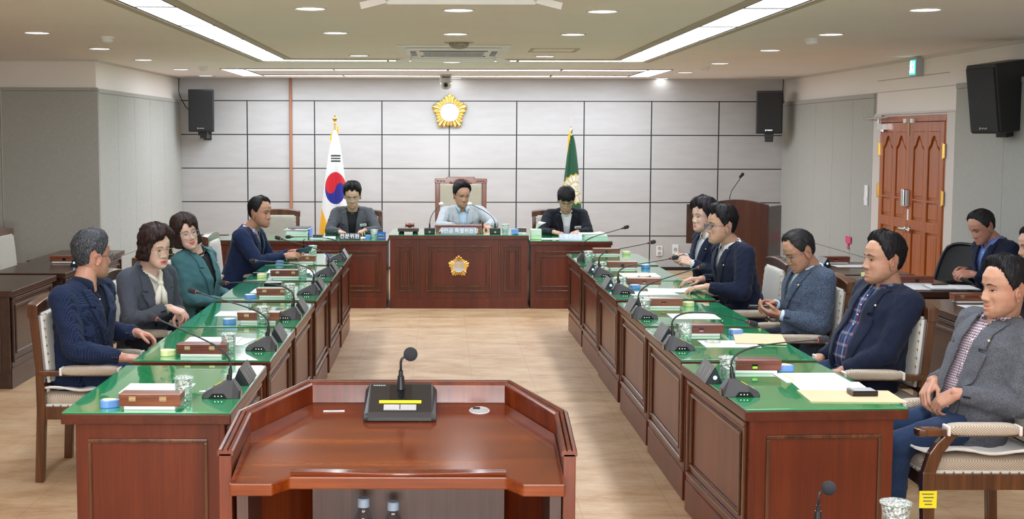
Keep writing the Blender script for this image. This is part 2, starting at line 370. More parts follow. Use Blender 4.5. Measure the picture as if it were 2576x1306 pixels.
# right wall with the door opening left solid behind the door
structure('wall_right', MB().span((RX, FY, 0), (RX + .15, BY, CEIL)), 'wall_white')
structure('wall_left', MB().span((LX - .15, 13.9, 0), (LX, BY, CEIL)).span((-7, 13.8, 0), (LX, 13.9, CEIL)), 'wall_white')
structure('wall_far_left', MB().span((-7.1, FY, 0), (-7, 13.8, CEIL)), 'wall_white')
structure('trim_1', MB().span((RX - .02, FY, CEIL - .028), (RX, BY, CEIL)).span((-7, 13.785, CEIL - .02), (LX, 13.8, CEIL)).span((LX, 13.8, CEIL - .02), (LX + .015, BY, CEIL)), 'white_trim')
structure('trim_2', MB().span((-2.10, BY - .03, 0), (-2.062, BY, CEIL)).span((-2.092, BY - .042, 0), (-2.07, BY - .03, CEIL)), 'strip_wood', bevel=.003)
structure('baseboard_back', MB().span((LX, BY - .012, 0), (RX, BY, .045)), 'groove')
def panels(name, segs, z0, z1, plane, pos, d=.02):
    mb = MB()
    for a, b in segs:
        if plane == 'X': mb.span((pos, a, z0), (pos + d, b - .004, z1))
        else: mb.span((a, pos, z0), (b - .004, pos + d, z1))
    return structure(name, mb, 'fabric_panel', bevel=.004)
ys = [14.28, 15.0, 15.75, 16.5, 17.25, BY]
panels('trim_3', list(zip(ys[:-1], ys[1:])), .52, 2.27, 'X', RX - .03, .03)
panels('trim_4', list(zip(ys[:-1], ys[1:])), .0, .515, 'X', RX - .035, .035)
panels('trim_5', [(14.28, BY)], 2.272, 2.32, 'X', RX - .035, .035)
ys = [-3, -1, 1, 3, 5, 7, 8.6, 9.8, 10.95, 12.0]
panels('trim_6', list(zip(ys[:-1], ys[1:])), .52, 2.285, 'X', RX - .03, .03)
panels('trim_7', list(zip(ys[:-1], ys[1:])), .0, .515, 'X', RX - .035, .035)
panels('trim_8', [(-3, 12.0)], 2.287, 2.335, 'X', RX - .035, .035)
ys = [13.79, 14.6, 15.4, 16.2, 17.0, BY]
panels('trim_9', list(zip(ys[:-1], ys[1:])), .50, 2.29, 'X', LX, .03)
panels('trim_10', list(zip(ys[:-1], ys[1:])), .0, .495, 'X', LX, .035)
panels('trim_11', [(13.79, BY)], 2.292, 2.335, 'X', LX, .035)
panels('trim_12', [(-7, -4.62), (-4.60, LX + .03)], .50, 2.31, 'Y', 13.77, .03)
panels('trim_13', [(-7, LX + .03)], .0, .495, 'Y', 13.765, .035)
panels('trim_14', [(-7, LX + .03)], 2.312, 2.345, 'Y', 13.765, .035)
structure('trim_15', MB().span((RX - .006, 12.0, 2.32), (RX, 14.28, 2.326)).span((RX - .008, 12.25, 2.445), (RX, 14.25, 2.452)), 'ceil_trim')
# casing round the door
structure('trim_16', MB().span((RX - .03, 12.0, 0), (RX, 12.2, 2.08)).span((RX - .03, 14.02, 0), (RX, 14.27, 2.08)).span((RX - .02, 12.0, 2.08), (RX, 14.27, 2.10)), 'white_trim', bevel=.003)

# ---- the double door
d = thing('door_1', None, None, (RX, 13.11, 0)); d['kind'] = 'structure'
def arch_panel(mb, cy, hw, z0, z1, arch, x, dep=.012, mi=0):
    pts = [(cy - hw, z0), (cy + hw, z0), (cy + hw, z1)]
    if arch: pts += [(cy + hw * .62, z1 + .03), (cy + hw * .25, z1 + .085), (cy, z1 + .105), (cy - hw * .25, z1 + .085), (cy - hw * .62, z1 + .03)]
    pts += [(cy - hw, z1)]
    mb.prism(pts, x - dep, x, 'X', mi)
MB().span((-.035, -.91, 2.0), (-.0, .91, 2.06)).span((-.035, -.91, 0), (0, -.895, 2.0)).span((-.035, .895, 0), (0, .91, 2.0)).obj('door_frame', 'door_wood', d, bevel=.003)
for sgn, nm in ((-1, 'a'), (1, 'b')):
    cy = sgn * .445
    mb = MB()
    X0 = -.03
    mb.span((-.022, cy - .443, .005), (-.004, cy + .443, 1.995))      # recessed board
    st = .10
    for a, b in ((cy - .443, cy - .443 + st), (cy - .05, cy + .05), (cy + .443 - st, cy + .443)): mb.span((X0 - .012, a, .005), (-.02, b, 1.995))
    for a, b in ((.005, .22), (.93, 1.03), (1.22, 1.24), (1.90, 1.995)): mb.span((X0 - .0118, cy - .40, a), (-.02, cy + .40, b))
    for s2 in (-1, 1):
        pc = cy + s2 * .195; 
        for z0, z1, ar in ((.25, .90, 0), (1.06, 1.20, 0), (1.27, 1.72, 1)): arch_panel(mb, pc, .118, z0, z1, ar, -.02, .014)
        # spandrel above the arch
        pts = [(pc - .145, 1.90), (pc + .145, 1.90), (pc + .145, 1.74), (pc + .09, 1.77), (pc + .04, 1.845), (pc, 1.865), (pc - .04, 1.845), (pc - .09, 1.77), (pc - .145, 1.74)]
        mb.prism(pts, X0 - .0116, -.02, 'X')
    mb.obj('door_leaf', 'door_wood', d, bevel=.004)
for y in (-.90, .90):
    for z in (1.72, 1.28, .35): MB().span((-.050, y - .03, z - .065), (-.043, y + .03, z + .065)).tube([(-.054, y, z - .075), (-.054, y, z + .075)], .008).obj('hinge', 'brass', d)
MB().span((-.075, -.045, 1.16), (-.042, .0, 1.32)).obj('door_lock', 'grey_plastic', d, bevel=.008)
MB().span((-.085, .03, 1.15), (-.042, .10, 1.33)).obj('door_lock', ['metal'], d, bevel=.012)
MB().span((-.045, -.03, 1.02), (-.042, .01, 1.13)).obj('door_label', 'paper', d)
for sgn in (1, -1):
    MB().lathe([(.035, 0), (.035, .012), (.012, .016), (.012, .04)], (-.042, sgn * .055, .93), 16, 0, Matrix.Rotation(R(-90), 3, 'Y')).tube([(-.08, sgn * .055, .93), (-.082, sgn * .10, .932), (-.08, sgn * .17, .925)], [.013, .011, .009]).obj('door_handle', 'metal', d, smooth=True)
MB().span((-.095, .68, 1.925), (-.042, .86, 1.985)).lathe([(.025, -.02), (.025, .0)], (-.07, .74, 1.925), 12).tube([(-.10, .78, 1.99), (-.10, .78, 2.04)], .012).tube([(-.11, .78, 2.045), (-.13, .45, 2.055)], .010).tube([(-.11, .78, 2.045), (-.10, 1.28, 2.05)], .010).obj('door_closer', 'metal', d)
for y in (-.07, .12): MB().span((-.06, y - .04, 1.99), (-.036, y + .04, 2.03)).obj('door_catch', 'white_plastic', d)
MB().span((-.052, .01, 1.86), (-.042, .03, 2.02)).obj('door_bolt', 'dull_brass', d)

# ---- ceiling lights
def light_panel(x0, y0, x1, y1, label, edge=True):
    t = thing('ceiling_light', label, 'ceiling light', ((x0 + x1) / 2, (y0 + y1) / 2, CEIL), 0, 'long glowing ceiling light panels')
    a, b = (x1 - x0) / 2, (y1 - y0) / 2
    MB().span((-a, -b, -.006), (a, b, -.001)).obj('diffuser', 'strip_glow', t)
    fr = MB(); e = .012
    fr.span((-a - e, -b - e, -.008), (-a, b + e, 0)).span((a, -b - e, -.008), (a + e, b + e, 0)).span((-a, -b - e, -.008), (a, -b, 0)).span((-a, b, -.008), (a, b + e, 0))
    fr.obj('frame', 'lamp_frame', t)
yy = [-2.6, -1.23, .12, 1.45, 2.78, 4.11, 5.44, 6.77, 8.10, 9.46, 10.80, 12.24, 13.63]
names = ['first', 'second', 'third', 'fourth', 'fifth']
for side, xa, xb in (('left', -1.875, -1.63), ('right', 1.84, 2.10)):
    for k in range(len(yy) - 1):
        j = len(yy) - 2 - k
        lab = 'glowing square-ended panel, %s from the far end of the %s lengthwise light strip' % (names[j], side) if j < 5 else 'glowing panel of the %s light strip overhead, %s place from the far end' % (side, ['sixth', 'seventh', 'eighth', 'ninth', 'tenth', 'eleventh', 'twelfth'][j - 5])
        light_panel(xa, yy[k] + .026, xb, yy[k + 1] - .026, lab)
for xa, xb, n in ((-1.875, -.58, 'left end'), (-.555, .77, 'middle, behind the cassette air conditioner'), (.80, 2.10, 'right end')):
    light_panel(xa, 13.65, xb, 13.90, 'glowing crosswise light bar in the nearer bright line, %s' % n)
for xa, xb, n in ((-2.33, -1.30, 'left end'), (-1.28, .05, 'left middle'), (.08, 1.40, 'right middle'), (1.43, 2.42, 'right end')):
    light_panel(xa, 15.62, xb, 15.86, 'glowing bar in the front side of the far rectangular light ring, %s' % n)
    light_panel(xa, 17.16, xb, 17.40, 'glowing bar in the back side of the far light ring by the wall, %s' % n)
light_panel(-2.62, 15.62, -2.36, 17.40, 'short glowing panel at the left end of the far light ring')
light_panel(2.45, 15.62, 2.71, 17.40, 'short glowing panel at the right end of the far light ring')
mb = MB()
for x0, x1, y0, y1 in ((-1.96, -1.895, -2.8, 13.97), (-1.61, -1.55, -2.8, 13.60), (1.755, 1.82, -2.8, 13.60), (2.12, 2.185, -2.8, 13.97), (-1.895, 2.12, 13.915, 13.97), (-1.61, 1.82, 13.56, 13.63)):
    mb.span((x0, y0, CEIL - .012), (x1, y1, CEIL))
structure('trim_17', mb, 'ceil_trim', bevel=.003)

def downlight(x, y, label):
    t = thing('downlight', label, 'downlight', (x, y, CEIL), 0, 'round recessed ceiling downlights')
    MB().lathe([(.086, -.001), (.098, -.007), (.104, -.004), (.104, 0)], n=28).obj('rim', 'white_trim', t)
    MB().lathe([(.0, -.0045), (.085, -.004), (.085, -.001)], n=28).obj('lamp', 'down_glow', t)
cols = ((-3.12, 'far left'), (-.82, 'centre-left'), (.10, 'centre'), (1.01, 'centre-right'), (2.99, 'far right'))
o6 = ['first', 'second', 'third', 'fourth', 'fifth', 'sixth', 'seventh', 'eighth', 'ninth', 'tenth', 'eleventh', 'twelfth']
for x, cn in cols:
    ys = {'far left': [17.42, 15.77, 13.80, 12.05, 10.2, 8.2, 6.2, 3.9, 1.6, -.8], 'far right': [18.0, 16.28, 14.25, 12.08, 10.2, 8.22, 6.2, 3.9, 1.6, -.8],
          'centre': [14.1, 10.24, 8.31, 5.6, 3.6, 1.6, -.8], 'centre-left': [13.0, 10.15, 8.23, 6.2, 3.9, 1.6, -.8], 'centre-right': [13.05, 10.26, 8.37, 6.2, 3.9, 1.6, -.8]}[cn]
    for k, y in enumerate(ys):
        downlight(x, y, 'lit round downlight, %s from the back in the %s line' % (o6[k], cn))
downlight(.17, 17.95, 'lit round downlight against the back wall, just behind the pan-tilt camera')

def detector(x, y, lab):
    MB().lathe([(.055, 0), (.055, -.018), (.05, -.024), (.045, -.026), (.045, -.040), (.03, -.052), (.0, -.055)], n=24).obj('smoke_detector', 'white_plastic', None, loc=(x, y, CEIL), label=lab, cat='smoke detector', group='smoke detectors', smooth=False)
detector(-2.68, 10.6, 'white smoke detector on the ceiling, near left one'); detector(-2.73, 15.1, 'white smoke detector on the ceiling, far left one above the left speaker')
detector(2.97, 10.65, 'white smoke detector on the ceiling, near right one'); detector(2.98, 15.0, 'white smoke detector on the ceiling, far right one')

def aircon(y0, lab):
    t = thing('air_conditioner', lab, 'air conditioner', (.1, y0 + .5, CEIL), 0)
    MB().prism([(-.5, -.5), (.5, -.5), (.5, .5), (-.5, .5)], -.02, 0).prism([(-.42, -.42), (.42, -.42), (.42, .42), (-.42, .42)], -.045, -.02).obj('panel', 'white_plastic', t, bevel=.008)
    g = MB()
    for k in range(17): g.box((-.26 + k * .0325, 0, -.052), (.006, .52, .012))
    for k in range(9): g.box((0, -.26 + k * .065, -.052), (.54, .006, .012))
    g.obj('grille', 'grey_plastic', t)
    for sx, sy, w_, h in ((0, -.36, .6, .05), (0, .36, .6, .05), (-.36, 0, .05, .6), (.36, 0, .05, .6)): MB().box((sx, sy, -.047), (w_, h, .006)).obj('air_slot', 'mic_grey', t)
    MB().box((0, .62, -.066), (.80, .012, .034)).box((0, .60, -.05), (.78, .05, .006)).obj('wind_deflector', 'ceramic', t, bevel=.003)
    for s_ in (-1, 1):
        MB().tube([(s_ * .36, .46, -.02), (s_ * .38, .54, -.04), (s_ * .40, .61, -.062)], .010).box((s_ * .47, .63, -.072), (.15, .012, .038), 0, Matrix.Rotation(R(14 * s_), 3, 'Y')).obj('deflector_arm', 'white_plastic', t, bevel=.002)
aircon(11.48, 'white ceiling cassette air conditioner with hanging wind deflectors above the aisle')
aircon(6.02, 'ceiling air conditioner cut by the top edge of the picture, its deflector bar showing')
t = thing('ceiling_speaker', 'round ceiling fixture with a grey mesh dome in front of the air conditioner', 'ceiling speaker', (.14, 11.2, CEIL))
MB().lathe([(.0, -.004), (.12, -.004), (.13, -.001), (.13, 0)], n=32).obj('base_ring', 'ceil_trim', t)
MB().lathe([(.085, -.004), (.084, -.018), (.075, -.034), (.05, -.048), (.02, -.054), (.0, -.055)], n=32).obj('dome', 'dome_mesh', t, smooth=True)
t = thing('air_vent', 'narrow framed access slot in the ceiling right of the air conditioner', 'ceiling vent', (1.02, 12.15, CEIL))
MB().span((-.22, -.25, -.006), (.22, -.22, 0)).span((-.22, .22, -.006), (.22, .25, 0)).span((-.22, -.22, -.006), (-.19, .22, 0)).span((.19, -.22, -.006), (.22, .22, 0)).obj('frame', 'ceil_trim', t)
t = thing('security_camera', 'grey pan-tilt camera hanging from the ceiling before the wall emblem', 'camera', (.045, 17.05, CEIL))
MB().lathe([(.082, 0), (.082, -.012), (.078, -.03), (.078, -.095), (.075, -.10)], n=32).obj('base', 'cam_grey', t, smooth=True, bevel=.002)
MB().lathe([(.073, -.10), (.072, -.13), (.062, -.165), (.04, -.185), (.0, -.192)], n=32).obj('head', 'cam_grey', t, smooth=True)
MB().lathe([(.030, 0), (.030, .02), (.026, .024), (.02, .02), (.0, .016)], (0, -.062, -.135), 20, 0, Matrix.Rotation(R(90), 3, 'X')).obj('lens', 'black_gloss', t, smooth=True)
MB().box((0, -.079, -.035), (.10, .004, .014)).obj('sensor_bar', 'black_gloss', t)

# ---- wall things
def emblem(name, label, r, loc, parent=None):
    """five-lobed golden blossom with a white centre disc, facing -Y"""
    sector = [0, 15.5, 29.5, 42.5, 56.5]; rr = [1.0, .915, .80, .80, .915]; wd = [9.5, 7.0, 6.6, 6.6, 7.0]
    ribs = [(90 + 72 * q + a, b, w_) for q in range(5) for a, b, w_ in zip(sector, rr, wd)]
    NT, NR = 400, 16; vs = []; fs = []
    for i in range(NR + 1):
        for j in range(NT):
            th = 360. * j / NT; best = None
            for a, b, w_ in ribs:
                dd = (th - a + 180) % 360 - 180
                if best is None or abs(dd) / w_ < best[0]: best = (abs(dd) / w_, dd, b, w_)
            u = min(1., best[0]); ro = best[2] * (1 - .11 * u * u)
            q = i / NR; rad = r * (.50 + (ro - .50) * q)
            hgt = .060 * r + .13 * r * math.sqrt(max(0, 1 - u * u)) * (1 if q < .8 else math.sqrt(max(0, 1 - ((q - .8) / .2) ** 2)))
            if i == NR: hgt = 0.
            vs.append((rad * math.cos(R(th)), -hgt, rad * math.sin(R(th))))
    for i in range(NR):
        for j in range(NT): fs.append((i * NT + j, (i + 1) * NT + j, (i + 1) * NT + (j + 1) % NT, i * NT + (j + 1) % NT))
    if parent:
        t = bpy.data.objects.new(name, None); COL.objects.link(t); t.parent = parent; t.location = loc
    else: t = thing(name, label, 'emblem', loc)
    MB().add(vs, fs).obj('petals', 'gold', t, smooth=True)
    rx = Matrix.Rotation(R(90), 3, 'X')
    o = MB().lathe([(0, .06 * r), (.48 * r, .06 * r), (.50 * r, .10 * r), (.53 * r, .12 * r), (.56 * r, .10 * r), (.56 * r, 0)], n=64, rot=rx).obj('disc', 'ceramic', t, smooth=False)
    o2 = text_obj('letters', '의회', .40 * r, 'ceramic' if r > .2 else 'gold', t, (0, -.07 * r, .02 * r), (R(90), 0, 0), .025 * r)
    return t
emblem('wall_emblem', 'golden blossom emblem with a white centre on the white back wall', .255, (.10, BY - .005, 2.177))
def wall_speaker(loc, rz, tilt, lab, big=1., bracket=(0, .18), deep=.30):
    t = thing('wall_speaker', lab, 'speaker', loc, rz); t.rotation_euler = (tilt, 0, rz)
    w_, h, d_ = .345 * big, .565 * big, deep
    MB().prism([(-w_ / 2, 0), (w_ / 2, 0), (w_ * (.36 if deep < .4 else .5), d_), (-w_ * .36, d_)], -h / 2, h / 2).obj('cabinet', 'black_plastic', t, bevel=.012)
    MB().box((0, -.006, -.005), (w_ * .93, .016, h * .93)).obj('grille', 'speaker_mesh', t, bevel=.006)
    mb = MB(); 
    for k in range(6): mb.box((-.045 + k * .016, -.016, -h * .42 + .003 * (k % 2)), (.010, .003, .012 if k else .02))
    mb.obj('badge', 'metal', t)
    bx = MB(); bx.span((-.06, d_ * .3, -h / 2 - .05), (.06, d_ * .75, -h / 2)).span((-.045, d_ * .5, -h / 2 - .09), (.045, d_ + bracket[1], -h / 2 - .03)); bx.span((-.055, d_ + bracket[1] - .02, -h / 2 - .11), (.055, d_ + bracket[1], -h / 2 + .12))
    bx.obj('bracket', 'black_metal', t, bevel=.003)
    return t
wall_speaker((-3.225, 17.62, 2.18), 0, 0, 'black loudspeaker on the back wall, left of the wooden strip')
wall_speaker((4.33, 17.45, 2.17), R(-14), 0, 'black loudspeaker high in the far right corner of the back wall')
wall_speaker((4.40, 10.74, 2.155), R(-72), R(8), 'large black loudspeaker on the near right wall, cut by the picture edge', 1.0, (0, .02), .50)
c = bpy.data.curves.new('cable', 'CURVE')
MB().tube([(-3.60, 18.05, 2.63), (-3.60, 18.02, 2.45), (-3.56, 18.0, 2.34), (-3.50, 17.98, 2.24), (-3.43, 17.93, 2.18), (-3.38, 17.85, 2.14)], .006, 6).obj('speaker_cable', 'black_metal', None, label='thin black cable running from the ceiling corner to the left speaker', cat='cable')
MB().tube([(4.66, 18.05, 2.63), (4.655, 18.05, 2.5), (4.64, 17.95, 2.3)], .006, 6).obj('speaker_cable', 'black_metal', None, label='thin black cable in the far right ceiling corner', cat='cable')
t = thing('exit_sign', 'small lit green exit box above the double door', 'exit sign', (RX - .07, 13.0, 2.53))
MB().span((-.005, -.085, -.085), (.07, .085, .085)).obj('housing', 'grey_plastic', t, bevel=.006)
MB().span((-.012, -.072, -.07), (-.005, .072, .07)).obj('lit_face', 'exit_glow', t)
mb = MB(); mb.tube([(-.016, .01, .05), (-.016, .015, 0.0), (-.016, .04, -.05)], .010).tube([(-.016, .015, 0), (-.016, -.02, -.05)], .010).tube([(-.016, -.02, .03), (-.016, .04, .02)], .008).ell((-.016, .01, .058), (.008, .011, .011)).span((-.016, -.062, -.055), (-.012, -.035, .055))
mb.obj('running_figure', 'exit_white', t)
for x, z, lab in ((3.01, .27, 'white twin socket plate on the back wall, left one behind the desks'), (3.23, .29, 'white single socket plate on the back wall, right one')):
    t = thing('wall_socket', lab, 'socket', (x, BY - .003, z)); MB().box((0, -.005, 0), (.085, .012, .14)).obj('plate', 'ceramic', t, bevel=.004)
    for zz in ((-.035, .035) if x < 3.1 else (0,)): MB().lathe([(.026, 0), (.026, .004), (.021, .004), (.0, -.0)], (0, -.011, zz), 18, 0, Matrix.Rotation(R(90), 3, 'X')).box((-.008, -.014, zz), (.005, .004, .005)).box((.008, -.014, zz), (.005, .004, .005)).obj('outlet', 'grey_plastic', t)
MB().span((-.008, -.055, -.11), (0, .055, .11)).span((-.014, -.05, -.06), (-.008, .045, -.02)).obj('wall_note', 'paper', None, loc=(RX - .035, 14.42, 1.21), label='white paper note pinned to the right wall beside the door', cat='note')
MB().prism([(y * 1.6, z * .62) for y, z in [(-.03, .18), (.09, .18), (.09, .06), (.05, .05), (.035, -.02), (.06, -.02), (.03, -.06), (.0, -.02), (.025, -.02), (.02, .05), (-.03, .06)]], -.006, 0, 'X').obj('red_sticker', 'sign_red', None, loc=(RX - .04, 14.95, .60), label='small red arrow-shaped sticker low on the right wall panel', cat='sticker')
MB().span((0, -.1, -.03), (.35, .1, .03)).obj('curtain_rail', 'mic_grey', None, loc=(-4.85, 13.3, 2.60), label='dark box end under the ceiling at the far left picture edge', cat='rail end')

# ---------------------------------------------------------------- furniture
def superell(mb, c, r, e1=.35, e2=.35, mi=0, rot=None, nu=16, nv=24):
    sg = lambda v, e: math.copysign(abs(v) ** e, v)
    vs = []; fs = []
    for i in range(nu + 1):
        a = -math.pi / 2 + math.pi * i / nu
        for j in range(nv):
            b = 2 * math.pi * j / nv
            q = Vector((r[0] * sg(math.cos(a), e1) * sg(math.cos(b), e2), r[1] * sg(math.cos(a), e1) * sg(math.sin(b), e2), r[2] * sg(math.sin(a), e1)))
            if rot is not None: q = rot @ q
            vs.append(q + Vector(c))
    fs = [(i * nv + j, i * nv + (j + 1) % nv, (i + 1) * nv + (j + 1) % nv, (i + 1) * nv + j) for i in range(nu) for j in range(nv)]
    return mb.add(vs, fs, mi)

def make_desk(length=1.10, depth=.69, wd='desk_wood', green=True, zt=.725, name='council_desk', inner=True, gable=True):
    """long side along y; +x is the aisle side"""
    t = thing(name, 'desk', 'desk'); a, b = depth / 2, length / 2
    ew = 'desk_edge' if green else 'dark_wood'
    MB().span((-a, -b, zt - .045), (a, b, zt - .0015)).obj('desk_top', ew, t, bevel=.004)
    if green: MB().span((-a + .004, -b + .004, zt - .001), (a - .004, b - .004, zt + .005)).obj('green_glass', 'green_top', t, bevel=.001)
    for s in (-1, 1): MB().span((-a + .05, s * (b - .045) - .012, 0), (a - .03, s * (b - .045) + .012, zt - .045)).obj('side_panel', wd, t, bevel=.002)
    fx = a - .03
    MB().span((fx - .02, -b + .02, .0), (fx, b - .02, zt - .045)).obj('front_panel', wd, t, bevel=.002)
    MB().span((fx, -b + .03, .0), (fx + .006, b - .03, .15)).obj('plinth', wd, t, bevel=.002)
    mo = MB(); zc = (zt - .045 + .15) / 2 + .012
    h1 = zt - .045 - .15 - .055
    frame_mb(mo, (fx + .007, 0, zc), length - .13, h1, .022, .016, 'X'); frame_mb(mo, (fx + .006, 0, zc), length - .13 - .13, h1 - .11, .018, .014, 'X')
    mo.obj('moulding', 'mould_wood' if green else wd, t, bevel=.005)
    if gable:
        for s in (-1, 1): frame_mb(MB(), (.0, s * (b - .03), .35), depth - .20, .53, .016, .014, 'Y').obj('side_moulding', 'mould_wood' if green else wd, t, bevel=.004)
    MB().span((-a + .06, -b + .05, zt - .25), (fx - .02, b - .05, zt - .235)).obj('under_shelf', wd, t)
    return t
ordn = ['nearest', 'second', 'third', 'fourth', 'fifth', 'farthest']
LY = [5.24, 6.48, 7.65, 8.90, 10.12, 11.35]; RY = [5.31, 6.53, 7.72, 9.0, 10.15, 11.40]
desk0 = make_desk(); dk = [desk0]
for k in range(6):
    o = desk0 if k == 0 else copy_tree(desk0)
    place(o, (-1.20, LY[k] + .55, 0), 0, 'green-topped brown wooden desk, %s of the left row beside the aisle' % ordn[k], 'green-topped council desks')
for k in range(6):
    o = copy_tree(desk0)
    place(o, (1.54 + (.02 if k == 0 else 0), RY[k] + .55 + (.03 if k == 0 else 0), 0), math.pi + (R(3.5) if k == 0 else R(.8)), 'green-topped brown wooden desk, %s of the right row beside the aisle' % ordn[k], 'green-topped council desks')

# head table: raised centre desk and lower wings
def head_desk(x0, x1, zt, label, frames, y=14.0, green=True):
    t = thing('head_desk', label, 'desk', ((x0 + x1) / 2, y, 0)); a = (x1 - x0) / 2
    MB().span((-a, -.01, zt - .048), (a, .92, zt - .006)).obj('desk_top', 'desk_edge', t, bevel=.004)
    MB().span((-a + .004, -.006, zt - .0055), (a - .004, .915, zt)).obj('green_glass', 'green_top', t, bevel=.001)
    MB().span((-a + .012, .012, 0), (a - .012, .035, zt - .048)).obj('front_panel', 'desk_wood', t)
    MB().span((-a + .01, .0, 0), (a - .01, .03, .11)).obj('plinth', 'desk_wood', t, bevel=.003)
    for s in (-1, 1): MB().span((s * (a - .025) - .012, .035, 0), (s * (a - .025) + .012, .80, zt - .048)).obj('side_panel', 'desk_wood', t)
    mo = MB()
    for cx, w_ in frames:
        zc = (zt - .05 + .12) / 2; h = zt - .05 - .12 - .12
        frame_mb(mo, (cx, .008, zc), w_, h, .020, .022, 'Y'); i = .10 if w_ > .4 else .085
        frame_mb(mo, (cx, .009, zc), w_ - i, h - .10, .016, .018, 'Y')
    mo.obj('moulding', 'mould_wood', t, bevel=.005); return t
ct = head_desk(-.57, .93, .793, 'raised chair desk with golden emblem in the middle of the head table', [(0, .70), (-.575, .175), (.575, .175)])
for s in (-1, 1): MB().span((s * .435 - .01, -.002, .11), (s * .435 + .01, .03, .745)).obj('pilaster', 'mould_wood', ct, bevel=.003)
emblem('desk_emblem', None, .122, (.0, .005, .455), ct)
head_desk(-2.40, -1.485, .733, 'lower head table wing at the far left end behind the navy-jacketed man', [(0, .76)])
head_desk(-1.48, -.585, .733, 'lower head table wing left of the raised chair desk', [(0, .76)])
head_desk(.94, 1.825, .733, 'lower head table wing right of the raised chair desk', [(0, .76)])

# dark side desks along both walls
sd = make_desk(1.10, .62, 'dark_wood', False, .725, 'side_desk')
L2 = 'dark brown side desk by the left wall, '
sp = [(-3.42, 9.98, 0, L2 + 'nearest and cut by the picture edge', 1.0), (-3.39, 11.22, 0, L2 + 'middle one with a wooden box on it', 1.0), (-3.43, 12.30, 0, L2 + 'farthest one under the fabric wall panel', 1.0)]
R2 = 'dark brown side desk on the right, '
sp += [(3.56, 11.25, math.pi, R2 + 'farthest one in front of the door', 1), (3.60, 10.06, math.pi, R2 + 'second from the back, with the notebook man behind', 1), (3.58, 8.53, math.pi, R2 + 'third from the back, holding a wooden box', 1), (3.50, 7.30, math.pi, R2 + 'nearest one behind the grey-jacketed man', 1)]
for k, (x, y, rz, lab, sc) in enumerate(sp):
    o = sd if k == 0 else copy_tree(sd)
    place(o, (x, y, 0), rz, lab, 'dark side desks')
# foreground table below the picture edge (carries the near microphone and cup)
t = thing('side_table', 'brown table top just below the near bottom right picture edge', 'table', (1.55, 3.05, 0))
MB().span((-.72, -.45, .715), (.72, .56, .75)).obj('table_top', 'desk_edge', t, bevel=.004)
for sx in (-.66, .66): MB().span((sx - .02, -.40, 0), (sx + .02, .42, .715)).obj('side_panel', 'desk_wood', t)

